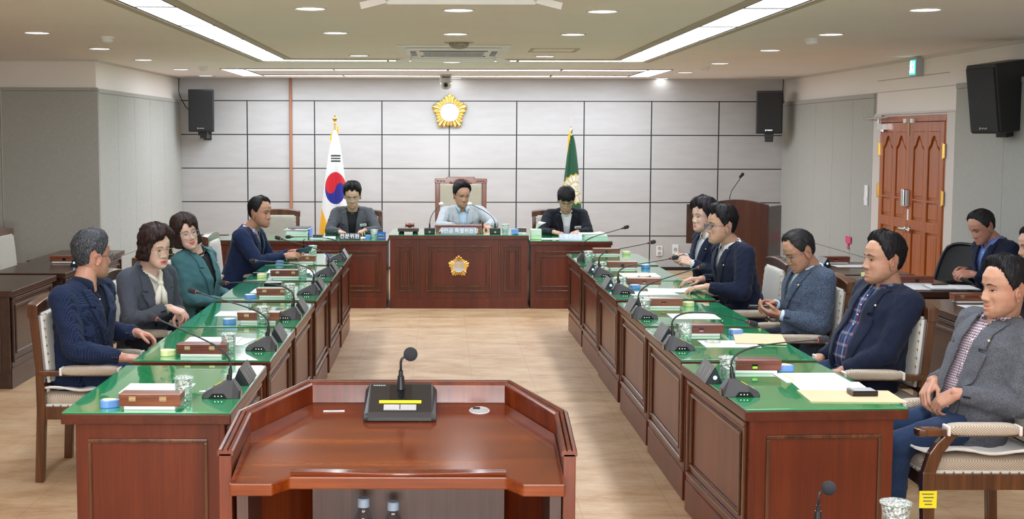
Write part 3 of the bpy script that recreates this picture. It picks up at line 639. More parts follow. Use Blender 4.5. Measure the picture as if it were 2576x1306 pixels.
# ---- chairs
def make_chair(tag_yellow=False):
    t = thing('armchair', 'chair', 'chair')
    wd = 'chair_wood'
    for s in (-1, 1):
        y = s * .268
        MB().prism([(-.30, 0), (-.255, 0), (-.235, .40), (-.242, .62), (-.268, .95), (-.318, .95), (-.285, .62), (-.283, .40)], y - .022, y + .022, 'Y').obj('back_post', wd, t, bevel=.005)
        MB().prism([(.205, 0), (.245, 0), (.262, .36), (.262, .42), (.205, .42), (.205, .36)], y - .024, y + .024, 'Y').obj('leg', wd, t, bevel=.005)
        MB().prism([(.262, .41), (.205, .41), (.175, .50), (.125, .565), (.10, .58), (.17, .58), (.205, .545), (.235, .50)], y - .02, y + .02, 'Y').obj('arm_support', wd, t, bevel=.006)
        mb = MB(); superell(mb, (.235, y, .592), (.06, .034, .018), .4, .6)
        mb.box((.01, y, .590), (.56, .048, .032)); mb.obj('armrest', wd, t, bevel=.007)
        mb = MB(); superell(mb, (.005, y, .604), (.155, .038, .026), .55, .30); o = mb.obj('arm_pad', 'upholstery', t, smooth=True)
        for x in (-.148, .158): MB().box((x, y, .600), (.014, .072, .042)).obj('pad_trim', 'cushion_white', o, bevel=.005)
    MB().box((.235, 0, .375), (.035, .50, .07)).box((-.255, 0, .375), (.03, .50, .07)).box((-.01, -.268, .375), (.49, .03, .07)).box((-.01, .268, .375), (.49, .03, .07)).obj('seat_rail', wd, t, bevel=.005)
    mb = MB(); superell(mb, (-.005, 0, .435), (.262, .262, .048), .45, .22, nu=14, nv=40); o = mb.obj('seat', 'upholstery', t, smooth=True)
    mb = MB(); mb.box((.253, 0, .414), (.010, .50, .014)).box((0, -.262, .414), (.50, .010, .014)).box((0, .262, .414), (.50, .010, .014))
    nails = MB()
    for k in range(13):
        q = -.24 + k * .04; nails.ell((.2595, q, .414), (.003, .005, .005), n=6)
        for s in (-1, 1): nails.ell((q, s * .268, .414), (.005, .003, .005), n=6)
    mb.obj('piping', 'cushion_white', o); nails.obj('nail', 'dull_brass', o)
    # back
    al = math.atan2(.030, .33); rot = Matrix.Rotation(-al, 3, 'Y'); cx, cz = -.262, .712
    mb = MB(); N = 15
    vs = []
    for i in range(N):      # arched top rail
        y = -.297 + .594 * i / (N - 1); zz = .950 + .022 * (1 - (y / .297) ** 2)
        for dx, dz in ((-.027, -.065), (.030, -.065), (.030, .004), (-.027, .012)): vs.append((-.293 + dx, y, zz + dz))
    fs = [(i * 4 + j, i * 4 + (j + 1) % 4, i * 4 + 4 + (j + 1) % 4, i * 4 + 4 + j) for i in range(N - 1) for j in range(4)] + [(0, 1, 2, 3), (N * 4 - 1, N * 4 - 2, N * 4 - 3, N * 4 - 4)]
    mb.add(vs, fs); me = fix_normals(mb.mesh()); obj('top_rail', me, wd, t, bevel=.006)
    MB().box((-.255, 0, .53), (.03, .50, .05)).obj('lower_rail', wd, t, bevel=.005)
    mb = MB(); superell(mb, (cx, 0, cz), (.040, .243, .190), .25, .25, 0, rot, 20, 40); o = mb.obj('back_cushion', 'upholstery_back', t, smooth=True)
    mb = MB(); nails = MB()
    for s in (-1, 1):
        mb.box(Vector((cx, s * .243, cz)) + rot @ Vector((.02, 0, 0)), (.016, .010, .36), 0, rot)
        for k in range(8): nails.ell(Vector((cx, s * .244, cz)) + rot @ Vector((.03, 0, -.16 + .045 * k)), (.005, .006, .006), n=6)
    mb.box(Vector((cx, 0, cz)) + rot @ Vector((.015, 0, .188)), (.016, .46, .012), 0, rot)
    for k in range(9): nails.ell(Vector((cx, -.2 + .05 * k, cz)) + rot @ Vector((.028, 0, .182)), (.005, .006, .005), n=6)
    mb.obj('piping', 'cushion_white', o); nails.obj('nail', 'dull_brass', o)
    return t
ch0 = make_chair(); used = []
def chair(x, y, rz, lab):
    o = ch0 if not used else copy_tree(ch0); used.append(o)
    return place(o, (x, y, 0), R(rz), lab, 'wood-framed armchairs with beige upholstery')
chair(-1.87, 7.16, 0, 'beige wooden armchair under the man in the blue checked jacket')
chair(-1.87, 8.45, 0, 'beige wooden armchair under the woman in the grey jacket')
chair(-1.87, 9.68, -14, 'beige wooden armchair under the woman in the teal jacket')
chair(-1.80, 11.82, 0, 'beige wooden armchair under the man leaning over the farthest left desk')
c12 = chair(2.32, 5.80, 180, 'beige wooden armchair with a yellow tag, under the man in the grey blazer at right')
chair(2.27, 7.08, 180, 'beige wooden armchair under the man in the plaid shirt')
chair(2.22, 8.30, 180, 'beige wooden armchair under the man holding a phone')
chair(2.15, 9.45, 180, 'beige wooden armchair under the man with glasses turned to the aisle')
chair(2.16, 10.70, 180, 'beige wooden armchair under the woman holding her glasses')
chair(-1.99, 15.35, -90, 'empty beige wooden armchair at the left end behind the head table')
chair(-1.01, 15.35, -90, 'beige wooden armchair under the clerk in the grey jacket and black shirt')
chair(1.37, 15.40, -90, 'beige wooden armchair under the young clerk writing')
chair(-3.86, 12.30, 0, 'beige wooden armchair at the far left picture edge behind the side desks')
t = thing('price_tag', 'yellow sticker tag with handwriting on the front rail of the nearest right armchair', 'tag', (2.082, 5.5045, .303))
MB().box((0, 0, 0), (.075, .003, .075)).obj('tag_plate', 'yellow_tag', t)
mb = MB()
for k in range(4): mb.box((-.002 + .004 * (k % 2), -.002, .024 - .015 * k), (.05 - .006 * k, .001, .004))
mb.obj('handwriting', 'ink', t)

# chief chair
t = thing('chief_chair', 'tall carved high-back chair behind the chairman', 'chair', (.222, 15.62, 0))
mb = MB().span((-.305, -.03, 0), (-.25, .03, 1.31)).span((.25, -.03, 0), (.305, .03, 1.31)); mb.obj('back_post', 'chief_wood', t, bevel=.008)
MB().prism([(-.31, 1.29), (.31, 1.29), (.31, 1.345), (.17, 1.348), (.165, 1.365), (-.165, 1.365), (-.17, 1.348), (-.31, 1.345)], -.035, .03, 'Y').obj('top_rail', 'chief_wood', t, bevel=.006)
mb = MB(); mb.prism([(-.18, 1.30), (-.16, 1.255), (.16, 1.255), (.18, 1.30)], -.036, .02, 'Y')
for k in range(9): mb.ell((-.12 + .03 * k, -.038, 1.285 + .012 * math.cos(k * 1.7)), (.018, .010, .013), n=8)
for s in (-1, 1):
    for k in range(3): mb.ell((s * (.20 + .035 * k), -.037, 1.318), (.016, .007, .009), n=8)
mb.obj('carving', 'chief_wood', t, bevel=.003)
mb = MB(); superell(mb, (0, -.01, .95), (.245, .045, .335), .2, .2); mb.obj('back_cushion', 'chief_cloth', t, smooth=True)
mb = MB()
for k in range(26):
    for s in (-1, 1): mb.ell((s * .243, -.035, .63 + .026 * k), (.006, .006, .006), n=6)
mb.obj('nail', 'dull_brass', t)
mb = MB(); superell(mb, (0, -.28, .47), (.27, .27, .06), .4, .25); mb.obj('seat', 'chief_cloth', t, smooth=True)
MB().span((-.30, -.54, .36), (.30, .02, .42)).obj('seat_rail', 'chief_wood', t, bevel=.006)
for s in (-1, 1):
    MB().span((s * .28 - .025, -.52, 0), (s * .28 + .025, -.47, .66)).obj('leg', 'chief_wood', t, bevel=.006)
    MB().span((s * .28 - .03, -.56, .66), (s * .28 + .03, .0, .70)).obj('armrest', 'chief_wood', t, bevel=.01)

def office_chair(loc, rz, lab):
    t = thing('office_chair', lab, 'chair', loc, rz)
    vs = []; fs = []; NU, NV = 12, 12     # curved mesh back, front +x
    def bp(u, v, off=0.):
        y = (u - .5) * (.46 - .05 * v - .10 * v ** 5); z = .52 + .40 * v + .035 * v * (1 - (2 * u - 1) ** 4); x = -.22 - .10 * v - .05 * (1 - (2 * u - 1) ** 2) + off; return (x, y, z)
    for i in range(NU + 1):
        for j in range(NV + 1): vs.append(bp(i / NU, j / NV))
    fs = [(i * (NV + 1) + j, (i + 1) * (NV + 1) + j, (i + 1) * (NV + 1) + j + 1, i * (NV + 1) + j + 1) for i in range(NU) for j in range(NV)]
    o = MB().add(vs, fs).obj('back_mesh', 'mesh_cloth', t, smooth=True); so = o.modifiers.new('s', 'SOLIDIFY'); so.thickness = .01
    rim = [bp(0, j / 8) for j in range(9)] + [bp(i / 8, 1) for i in range(1, 9)] + [bp(1, 1 - j / 8) for j in range(1, 9)] + [bp(1 - i / 8, 0) for i in range(1, 9)]
    MB().tube(rim, .014, 8).obj('back_frame', 'black_plastic', t, smooth=True)
    mb = MB(); superell(mb, (.0, 0, .45), (.24, .24, .045), .4, .35); mb.obj('seat', 'mesh_cloth', t, smooth=True)
    for s in (-1, 1): MB().tube([(-.18, s * .22, .50), (-.16, s * .29, .56), (-.10, s * .30, .665), (.02, s * .295, .69), (.20, s * .28, .685)], [.013, .014, .016, .02, .017], 8).obj('armrest', 'black_plastic', t, smooth=True)
    MB().tube([(-.27, 0, .60), (-.24, 0, .40), (-.05, 0, .38)], .02, 8).tube([(0, 0, .40), (0, 0, .08)], .022, 10).obj('post', 'black_metal', t)
    mb = MB(); cs = MB()
    for k in range(5):
        a = R(72 * k + 10); mb.tube([(0, 0, .09), (.28 * math.cos(a), .28 * math.sin(a), .06)], [.022, .014], 8); cs.ell((.28 * math.cos(a), .28 * math.sin(a), .027), (.027, .027, .027), n=8)
    mb.obj('base', 'black_plastic', t); cs.obj('castor', 'black_plastic', t)
    return t
office_chair((4.06, 10.80, 0), R(205), 'empty black mesh office chair in front of the double door')
office_chair((4.33, 9.85, 0), R(180), 'black mesh office chair under the man with the notebook by the right wall')
office_chair((4.18, 8.75, 0), R(180), 'black mesh office chair at the right picture edge')

# ---- podium in the far right corner
t = thing('podium', 'tall brown podium with arched front in the far right corner', 'podium', (3.33, 14.4, 0), R(-34))
pts = [(-.34, .14), (.34, .14)] + [(.34 - .68 * k / 12, 1.12 + .05 * math.sin(math.pi * k / 12)) for k in range(13)]
MB().prism(pts, -.22, -.19, 'Y').obj('front_panel', 'podium_wood', t, bevel=.004)
for s in (-1, 1): MB().span((s * .325 - .015, -.19, .0), (s * .325 + .015, .20, 1.10)).obj('side_panel', 'dark_wood', t, bevel=.003)
MB().span((-.35, -.23, 0), (.35, .21, .14)).obj('plinth', 'dark_wood', t, bevel=.004)
MB().prism([(-.19, 1.08), (.21, .98), (.21, 1.0), (-.19, 1.10)], -.31, .31, 'X').obj('reading_shelf', 'podium_wood', t)
MB().span((-.62, -.16, .66), (-.34, -.13, 1.10)).obj('side_wing', 'dark_wood', t, bevel=.003)
t = thing('gooseneck_microphone', 'thin gooseneck microphone rising above the arched podium', 'microphone', (3.14, 14.32, 1.09))
MB().tube([(0, 0, -.04), (0, 0, .10), (.02, 0, .17), (.06, 0, .23), (.10, 0, .29), (.12, 0, .33)], .0045, 8).obj('gooseneck', 'black_metal', t, smooth=True)
MB().cap((.11, 0, .32), (.135, 0, .35), .014, .018).obj('mic_head', 'foam', t, smooth=True)

# ---- foreground lectern
t = thing('lectern', 'glossy reddish-brown lectern with angled raised rim in the foreground', 'lectern', (-.105, 3.15, 0))
def lz(y, base): return base + .16 * (y + .05)      # y local (0 = near edge)
out = [(-.440, 0.0), (-.431, .262), (-.272, .502), (.297, .502), (.435, .264), (.433, 0.)]
inn = [(-.408, 0.0), (-.400, .252), (-.258, .474), (.283, .474), (.405, .252), (.402, 0.)]
surf = [(-.404, -.068), (-.404, .248), (-.257, .472), (.282, .472), (.404, .248), (.402, -.068), (.30, -.068), (.262, -.028), (-.262, -.028), (-.302, -.068)]
vs = [(x, y, lz(y, 1.022)) for x, y in surf] + [(x, y, lz(y, 1.022) - .032) for x, y in surf]; n = len(surf)
me = MB().add(vs, [tuple(range(n)), tuple(range(n, 2 * n))[::-1]] + [(i, n + i, n + (i + 1) % n, (i + 1) % n) for i in range(n)]).mesh(); fix_normals(me)
obj('reading_surface', me, 'lectern_wood', t, bevel=.004)
for k in range(5):
    (x0, y0), (x1, y1) = out[k], out[k + 1]; (u0, v0), (u1, v1) = inn[k], inn[k + 1]
    q = [(x0, y0), (x1, y1), (u1, v1), (u0, v0)]
    vs = [(x, y, .0 if k != 0 else 0) for x, y in q] + [(x, y, lz(y, 1.068)) for x, y in q]
    me = MB().add(vs, [(0, 1, 2, 3), (4, 7, 6, 5), (0, 4, 5, 1), (1, 5, 6, 2), (2, 6, 7, 3), (3, 7, 4, 0)]).mesh(); fix_normals(me)
    obj('side_panel' if k in (0, 4) else ('corner_panel' if k in (1, 3) else 'front_panel'), me, 'lectern_side', t, bevel=.002)
for k in range(5):     # moulded rail along the rim
    a = Vector((*out[k], 0)); b = Vector((*out[k + 1], 0)); c_ = Vector((*inn[k], 0)); d_ = Vector((*inn[k + 1], 0))
    prof = [(-.12, -.006), (-.12, .004), (.0, .009), (.22, .010), (.30, .005), (.38, .011), (.62, .011), (.70, .005), (.78, .010), (1.0, .009), (1.12, .004), (1.12, -.006)]
    vs = []
    for p0_, p1_ in ((a, c_), (b, d_)):
        for f_, dz in prof: q = p0_.lerp(p1_, f_); vs.append((q.x, q.y, lz(q.y, 1.068) + dz))
    np_ = len(prof); me = MB().add(vs, [(i, (i + 1) % np_, np_ + (i + 1) % np_, np_ + i) for i in range(np_)] + [tuple(range(np_)), tuple(range(np_, 2 * np_))[::-1]]).mesh(); fix_normals(me)
    obj('rim_moulding', me, 'lectern_side', t)
mb = MB()
for dy, r_ in ((0, .007), (.011, .005), (.02, .0035)): mb.tube([(-.262, -.018 + dy, lz(-.018 + dy, 1.025)), (.262, -.018 + dy, lz(-.018 + dy, 1.025))], r_, 8)
mb.obj('paper_stop', 'lectern_wood', t, smooth=True)
vs = []
MB().span((-.40, .02, 0), (-.372, .25, .99)).obj('inner_panel', 'lectern_in', t); MB().span((.372, .02, 0), (.40, .25, .99)).obj('inner_panel', 'lectern_in', t)
MB().span((-.255, .44, .0), (.28, .47, 1.03)).obj('back_board', 'lectern_in', t)
MB().span((-.40, .03, .655), (.40, .44, .675)).obj('shelf', 'lectern_in', t, bevel=.002)
rl = Matrix.Rotation(math.atan(.16), 3, 'X')
# things on the lectern top
t2 = thing('paper_label', 'small white label strip stuck on the lectern top, left of the microphone', 'label', (-.296, 3.554, lz(.404, 1.0225)), 0); t2.rotation_euler = (math.atan(.16), 0, R(4))
MB().box((0, 0, .0008), (.058, .009, .001)).obj('strip', 'paper', t2); MB().box((0, 0, .0015), (.03, .004, .0005)).obj('print', 'grey_plastic', t2)
t2 = thing('cable_grommet', 'round grey cable cover let into the lectern top, right of the microphone', 'cable cover', (.104, 3.563, lz(.413, 1.0225))); t2.rotation_euler = (math.atan(.16), 0, 0)
MB().lathe([(0, .001), (.022, .001), (.023, .002), (.027, .002), (.029, 0)], n=28).obj('cover', 'grey_plastic', t2); MB().box((-.008, .014, .0015), (.02, .016, .001)).obj('cable_slot', 'mic_grey', t2)

def conference_mic(loc, lab, tilt=0., rz=0., size=1.):
    """low desk console with a short gooseneck; front (-y) slopes"""
    t = thing('conference_microphone', lab, 'microphone', loc, rz); t.rotation_euler = (tilt, 0, rz)
    pr = [(-.090, 0), (-.090, .012), (-.080, .024), (.050, .056), (.068, .054), (.078, .03), (.078, 0)]
    vs = []
    for x, k in ((-.099, .0), (-.085, 1), (.085, 1), (.099, .0)):
        for y, z in pr: vs.append((x, y * (1 if k else .97), z * (1 if k else .62)))
    n = 7; fs = [(i * n + j, i * n + (j + 1) % n, (i + 1) * n + (j + 1) % n, (i + 1) * n + j) for i in range(3) for j in range(n)] + [tuple(range(n)), tuple(range(3 * n, 4 * n))[::-1]]
    me = MB().add(vs, fs).mesh(); fix_normals(me); obj('console', me, 'black_plastic', t, bevel=.006)
    sl = Matrix.Rotation(math.atan2(.032, .13), 3, 'X'); top = lambda y: .024 + (y + .080) * .246
    MB().box((0, -.034, top(-.034) + .001), (.115, .012, .002), 0, sl).obj('yellow_strip', 'yellow_tag', t)
    MB().box((0, -.060, top(-.060) + .001), (.088, .024, .003), 0, sl).obj('display', 'grey_plastic', t); MB().box((-.0, -.060, top(-.060) + .0028), (.002, .022, .001), 0, sl).obj('display_line', 'black_gloss', t)
    MB().box((0, .012, top(.012) + .0008), (.06, .070, .001), 0, sl).obj('gloss_panel', 'black_gloss', t)
    mb = MB()
    for k in range(7): mb.box((-.075 + .005 * k, .043, top(.043) + .001), (.0035, .004, .001), 0, sl)
    mb.obj('printed_mark', 'engrave', t)
    MB().tube([(0, .03, top(.03)), (0, .03, .088)], [.012, .009], 14).tube([(0, .03, .088), (0, .03, .104)], .006, 10).obj('mic_sleeve', 'black_plastic', t)
    MB().tube([(0, .03, .10), (.0, .03, .128), (.003, .03, .138), (.012, .03, .144)], .0035, 8).obj('gooseneck', 'black_metal', t, smooth=True)
    mb = MB(); mb.ell((.027, .03, .151), (.0195, .0195, .0195), n=20); mb.obj('mic_head', 'foam', t, smooth=True)
    return t
conference_mic((-.113, 3.565, lz(.415, 1.023)), 'black conference microphone console with yellow strip on the foreground lectern', math.atan(.16))
conference_mic((1.020, 3.45, .752), 'black conference microphone cut by the bottom edge at lower right', 0)

def bottle(x, y, lab, sz=1.15):
    t = thing('water_bottle', lab, 'bottle', (x, y, .676), 0, 'water bottles inside the lectern'); t.scale = (1.1, 1.1, sz)
    MB().lathe([(.028, 0), (.031, .006), (.031, .10), (.029, .115), (.016, .145), (.012, .152), (.012, .158)], n=24).obj('body', 'bottle_plastic', t, smooth=True)
    MB().lathe([(.0145, .158), (.015, .160), (.015, .176), (.013, .179), (0, .180)], n=20).obj('cap', 'bottle_cap', t)
bottle(-.209, 3.45, 'clear water bottle with blue-grey cap inside the lectern, taller-looking left one'); bottle(-.130, 3.46, 'clear water bottle with blue-grey cap inside the lectern, right one', 1.08)

# ---- desk items
def gooseneck_mic(loc, rz, head, lab, tall=1.):
    """loc: centre of the console foot; local +x points to the seated person; head: world point of the foam tip"""
    t = thing('gooseneck_microphone', lab, 'microphone', loc, rz)
    rows = [(-.080, .054, .030, .036), (-.050, .056, .076, .026), (-.028, .056, .074, .028), (.030, .056, .046, .040), (.074, .052, .020, .044), (.080, .048, .006, .046)]
    vs = []
    for x, hb, z, ht in rows: vs += [(x, -hb, 0), (x, -ht, z), (x, ht, z), (x, hb, 0)]
    vs[0] = (-.078, -.054, 0); vs[3] = (-.078, .054, 0)
    fs = [(i * 4 + j, i * 4 + (j + 1) % 4, i * 4 + 4 + (j + 1) % 4, i * 4 + 4 + j) for i in range(5) for j in range(4)] + [(0, 1, 2, 3), (20, 21, 22, 23)]
    me = MB().add(vs, fs).mesh(); fix_normals(me); obj('console', me, 'mic_grey', t, bevel=.003)
    MB().prism([(-.028, 0), (-.018, .028), (.018, .028), (.028, 0)], -.082, -.060, 'X').obj('cable_arch', 'black_gloss', t)
    for s in (-1, 1):
        MB().prism([(-.030, .001), (-.014, .023), (.034, .022), (.052, .001)], s * .0555 - .0025, s * .0555 + .0005 * s + .001, 'Y').obj('key_panel', 'black_gloss', t)
        mb = MB()
        for k in range(3): mb.box((.0 + .014 * k - .006, s * .0585, .012), (.0035, .001, .0035))
        mb.obj('indicator', 'led_white', t)
    sl = Matrix.Rotation(math.atan2(.030, .056), 3, 'Y')
    MB().box((.018, -.012, .0535), (.034, .008, .002), 0, sl).obj('yellow_strip', 'yellow_tag', t)
    MB().box((.052, 0, .0345), (.024, .03, .002), 0, sl).obj('display', 'grey_plastic', t)
    p0 = Vector((-.030, 0, .074)); W = Matrix.Translation(Vector(loc)) @ Matrix.Rotation(rz, 4, 'Z'); p3 = W.inverted() @ Vector(head)
    MB().tube([p0, p0 + Vector((-.003, 0, .022)), p0 + Vector((-.005, 0, .024)), p0 + Vector((-.007, 0, .052))], [.0125, .011, .009, .0065], 14).obj('mic_sleeve', 'black_plastic', t)
    a = p0 + Vector((-.007, 0, .048)); b_ = a + Vector((-.012, 0, .09 * tall)); dz = p3.z - a.z
    c_ = a.lerp(p3, .40); c_.z = a.z + max(.10, dz * .72) if dz < .12 else a.z + dz * .62
    pts = []
    for k in range(19):
        u = k / 18; pts.append(a * (1 - u) ** 3 + b_ * 3 * u * (1 - u) ** 2 + c_ * 3 * u * u * (1 - u) + p3 * u ** 3)
    dr = (pts[-1] - pts[-3]).normalized()
    MB().tube(pts, [.0046] * 9 + [.0036] * 10, 8).cap(pts[8], pts[9], .0052, .0052, 8).obj('gooseneck', 'black_metal', t, smooth=True)
    MB().tube([p3 - dr * .022, p3 - dr * .004, p3 + dr * .002], [.0045, .009, .0095], 12).obj('capsule', 'black_plastic', t)
    MB().tube([p3 + dr * .001, p3 + dr * .006], .0105, 14).obj('light_ring', 'red_ring', t)
    MB().cap(p3 + dr * .014, p3 + dr * .040, .0150, .0165, 14).obj('mic_head', 'foam', t, smooth=True)
    return t
LH = [(-1.256, 5.75, 1.04), (-1.317, 7.0, 1.011), (-1.354, 8.2, .926), (-1.336, 9.4, .949), (-1.305, 10.6, 1.016), (-1.359, 11.8, .939)]
RH = [(1.64, 5.68, .965), (1.63, 6.92, .865), (1.60, 8.17, 1.03), (1.648, 9.4, .975), (1.682, 10.6, .99), (1.634, 11.8, 1.025)]
for k in range(6):
    gooseneck_mic((-.945, LY[k] + .335, DT), math.pi, LH[k], 'black gooseneck microphone on the %s desk of the left row' % ordn[k])
    gooseneck_mic((1.295 if k not in (1, 2) else 1.25, RY[k] + .325, DT), 0, RH[k], 'black gooseneck microphone on the %s desk of the right row' % ordn[k])

def nameplate(loc, rz, lab, led=True, glossy=False):
    """prism along y, engraved face towards -x side of the aisle"""
    t = thing('nameplate', lab, 'name plate', loc, rz, 'triangular name plates')
    tri = [(-.038, 0), (.040, 0), (.006, .078)]
    MB().prism(tri, -.125, .125, 'Y').obj('body', 'plate_side', t, bevel=.001)
    a = Vector((-.0385, 0, .002)); b_ = Vector((.005, 0, .0775)); nrm = Vector((-(b_.z - a.z), 0, b_.x - a.x)).normalized() * .0016
    MB().add([a + nrm + Vector((0, -.124, 0)), b_ + nrm + Vector((0, -.124, 0)), b_ + nrm + Vector((0, .124, 0)), a + nrm + Vector((0, .124, 0))], [(0, 1, 2, 3)]).obj('face', 'phone_silver' if glossy else 'plate_face', t)
    mb = MB(); rr = random.Random(len(lab))
    for yy_, n_, h in ((-.075, 4, .8), (0., 3, .6), (.075, 4, .8)):
        for i in range(n_ * 3):
            u = .22 + .55 * i / (n_ * 3); q = a.lerp(b_, u) + nrm * 1.5
            mb.add([q + Vector((0, yy_ - .011 * h + rr.uniform(-.004, .004), 0)), q + Vector((.0012, yy_ - .011 * h, .0022)), q + Vector((.0012, yy_ + .012 * h * rr.uniform(.3, 1), .0022)), q + Vector((0, yy_ + .010 * h * rr.uniform(.3, 1), 0))], [(0, 1, 2, 3)])
    mb.obj('engraving', 'engrave', t)
    if led:
        for s in (-1, 1): MB().lathe([(.0, .002), (.0085, .002), (.0095, 0)], (.004, s * .1255, .03), 18, 0, Matrix.Rotation(R(90 if s < 0 else -90), 3, 'X')).obj('round_light', 'led_blue', t)
for k in range(6):
    nameplate((-.905, LY[k] + .70, DT), math.pi, 'triangular name plate beside the microphone on the %s left desk' % ordn[k], False, k == 5)
    if k < 5: nameplate((1.235, RY[k] + .69, DT), 0, 'triangular name plate with a round light on the %s right desk' % ordn[k])

def cup(loc, lab, lid=True):
    t = thing('water_glass', lab, 'glass', loc, 0, 'cut crystal water glasses')
    MB().lathe([(.0, .0), (.030, 0), (.033, .004), (.036, .05), (.038, .097), (.036, .098), (.033, .05), (.030, .012), (.0, .010)], n=32).obj('tumbler', 'crystal', t, smooth=True)
    if lid: MB().lathe([(.0, .106), (.012, .109), (.030, .107), (.043, .103), (.044, .100), (.043, .097), (.035, .098), (.0, .099)], n=36).obj('lid', 'crystal', t, smooth=True)
    return t
cupL = [(-1.09, .23), (-1.10, .22), (-1.07, .12), (-1.05, -.02 + .1), (-1.10, .16), (-1.2, .78)]
for k in range(6):
    x, dy = cupL[k]; cup((x, LY[k] + dy, DT), 'cut crystal glass with lid on the %s desk of the left row' % ordn[k])
cupR = [(1.325, .70), (1.335, .60), (1.265, .42), (1.275, .42), (1.285, .44), (1.30, .20)]
for k in range(6):
    x, dy = cupR[k]; cup((x, RY[k] + dy, DT), 'cut crystal glass on the %s desk of the right row, beside the wooden box' % ordn[k], k != 1)
cup((1.244, 3.52, .752), 'crystal glass with lid cut by the bottom picture edge at lower right')
MB().lathe([(.0, .009), (.012, .012), (.030, .010), (.043, .006), (.044, .003), (.043, 0), (.0, .001)], n=36).obj('glass_lid', 'crystal', None, loc=(1.477, 7.085, DT + .002), label='crystal glass lid lying on the paper of the second right desk', cat='lid', smooth=True)

def wbox(loc, rz, lab, red=False, hinge=True, win='ink'):
    t = thing('wooden_box', lab, 'box', loc, rz, 'small lidded wooden boxes on white pads'); wd = 'box_red' if red else 'box_wood'
    MB().span((-.105, -.05, 0), (.105, .05, .014)).obj('white_pad', 'ceramic', t, bevel=.002)
    MB().span((-.125, -.044, .0142), (.125, .044, .043)).obj('body', wd, t, bevel=.0015)
    MB().span((-.127, -.046, .0432), (.127, .046, .064)).obj('lid', wd, t, bevel=.002)
    if hinge:
        for x in (-.07, .055): MB().span((x - .014, -.0475, .035), (x + .014, -.0445, .055)).tube([(x - .014, -.049, .044), (x + .014, -.049, .044)], .0025, 8).obj('hinge', 'dull_brass', t)
    else:
        MB().span((-.014, -.0455, .022), (.014, -.0435, .044)).obj('window', 'black_gloss', t)
        if win != 'ink': MB().span((-.012, -.047, .023), (.012, -.0455, .034)).obj('window_slip', win, t)
    return t
bxL = [(-1.195, .10), (-1.22, .15), (-1.10, .19), (-1.16, .18), (-1.225, .20), (-1.24, .20)]
for k in range(6):
    x, dy = bxL[k]; wbox((x, LY[k] + dy, DT), R(-1), 'small wooden box with two brass hinges on the %s left desk' % ordn[k], k in (1, 4))
bxR = [(1.485, .885), (1.46, .83), (1.45, .84), (1.51, .78), (1.525, .92), (1.555, .98)]
mat('slip_green', (.45, .72, .05), .4); mat('slip_red', (.65, .06, .03), .4); mat('slip_pink', (.6, .2, .3), .4)
for k in range(6):
    x, dy = bxR[k]; wbox((x, RY[k] + dy, DT), 0, 'small wooden box with a dark window on the %s right desk' % ordn[k], k < 2, False, ['slip_green', 'slip_pink', 'slip_red', 'slip_pink', 'ink', 'ink'][k])

def case(loc, lab, blue=True):
    t = thing('sponge_case', lab, 'case', loc, rnd.uniform(-.5, .5), 'round-cornered plastic sponge cases')
    pts = []
    for k in range(28):
        a = 2 * math.pi * k / 28; r = .034 * (1 + .10 * math.cos(3 * a)); pts.append((r * math.cos(a) * 1.15, r * math.sin(a)))
    MB().prism(pts, 0, .031).obj('body', 'blue_plastic' if blue else 'pale_yellow', t, bevel=.003)
    MB().prism([(x * .72, y * .72) for x, y in pts], .031, .0325).obj('sponge', 'pale_yellow', t)
cl = [(-1.375, .11, 1), (-1.40, .14, 0), (-1.27, .11, 1), (-1.32, .06, 1), (-1.425, .19, 0), (-1.425, .07, 1)]
for k, (x, dy, b_) in enumerate(cl): case((x, LY[k] + dy, DT), '%s plastic sponge case left of the box on the %s left desk' % ('blue' if b_ else 'pale yellow', ordn[k]), b_)
cl = [(1.645, .91, 1), (1.665, .845, 1), (1.63, .89, 0), (1.42, .60, 1), (1.735, .97, 1), (1.75, 1.03, 0)]
for k, (x, dy, b_) in enumerate(cl): case((x, RY[k] + dy, DT), '%s plastic sponge case near the box on the %s right desk' % ('blue' if b_ else 'pale yellow', ordn[k]), b_)

# printed paper: faint grey text lines
m = mat('paper_print', (.84, .85, .88), .7); v = coords(m); s = sep(m, v); nz = noise(m, coords(m, (1, 1, 1)), 90, 2)
ln = stripe(m, math_(m, 'ADD', s[0], 5.0), .012, .0045)
f = math_(m, 'MULTIPLY', ln, math_(m, 'GREATER_THAN', nz, .5)); basecol(m, mix(m, math_(m, 'MULTIPLY', f, .35), (.84, .85, .88), (.25, .25, .3)))
def paper(loc, rz, lab, w_=.297, h=.21, mark=None, name='paper_sheet', matn='paper_print', curl=0., cat='paper', th=.0012):
    t = thing(name, lab, cat, loc, rz); vs = []; NX = 10
    for i in range(NX + 1):
        u = i / NX - .5; z = curl * (max(0, u - .1) / .4) ** 2
        for y in (-h / 2, h / 2): vs.append((u * w_, y, z + .0005))
    fs = [(i * 2, i * 2 + 2, i * 2 + 3, i * 2 + 1) for i in range(NX)]
    o = MB().add(vs, fs).obj('sheet', matn, t); so = o.modifiers.new('s', 'SOLIDIFY'); so.thickness = th; so.offset = 1
    if mark is not None: MB().span((mark, -h * .42, th + .0008), (mark + .016, h * .42, th + .0012)).obj('yellow_highlight', 'yellow_mark', t)
    return t
paper((-1.26, LY[0] + .505, DT), 0, 'white sheet on the nearest left desk, behind the glass', .295, .23)
MB().prism([(.035 * math.cos(a / 3), .02 * math.sin(a / 3)) for a in range(19)], 0, .001).obj('paper_scrap', 'paper', None, loc=(-1.03, LY[0] + .44, DT + .001), label='small rounded white paper scrap on the nearest left desk', cat='paper')
paper((-1.25, LY[1] + .58, DT), 0, 'stack of white sheets behind the box on the second left desk', .29, .29, th=.006)
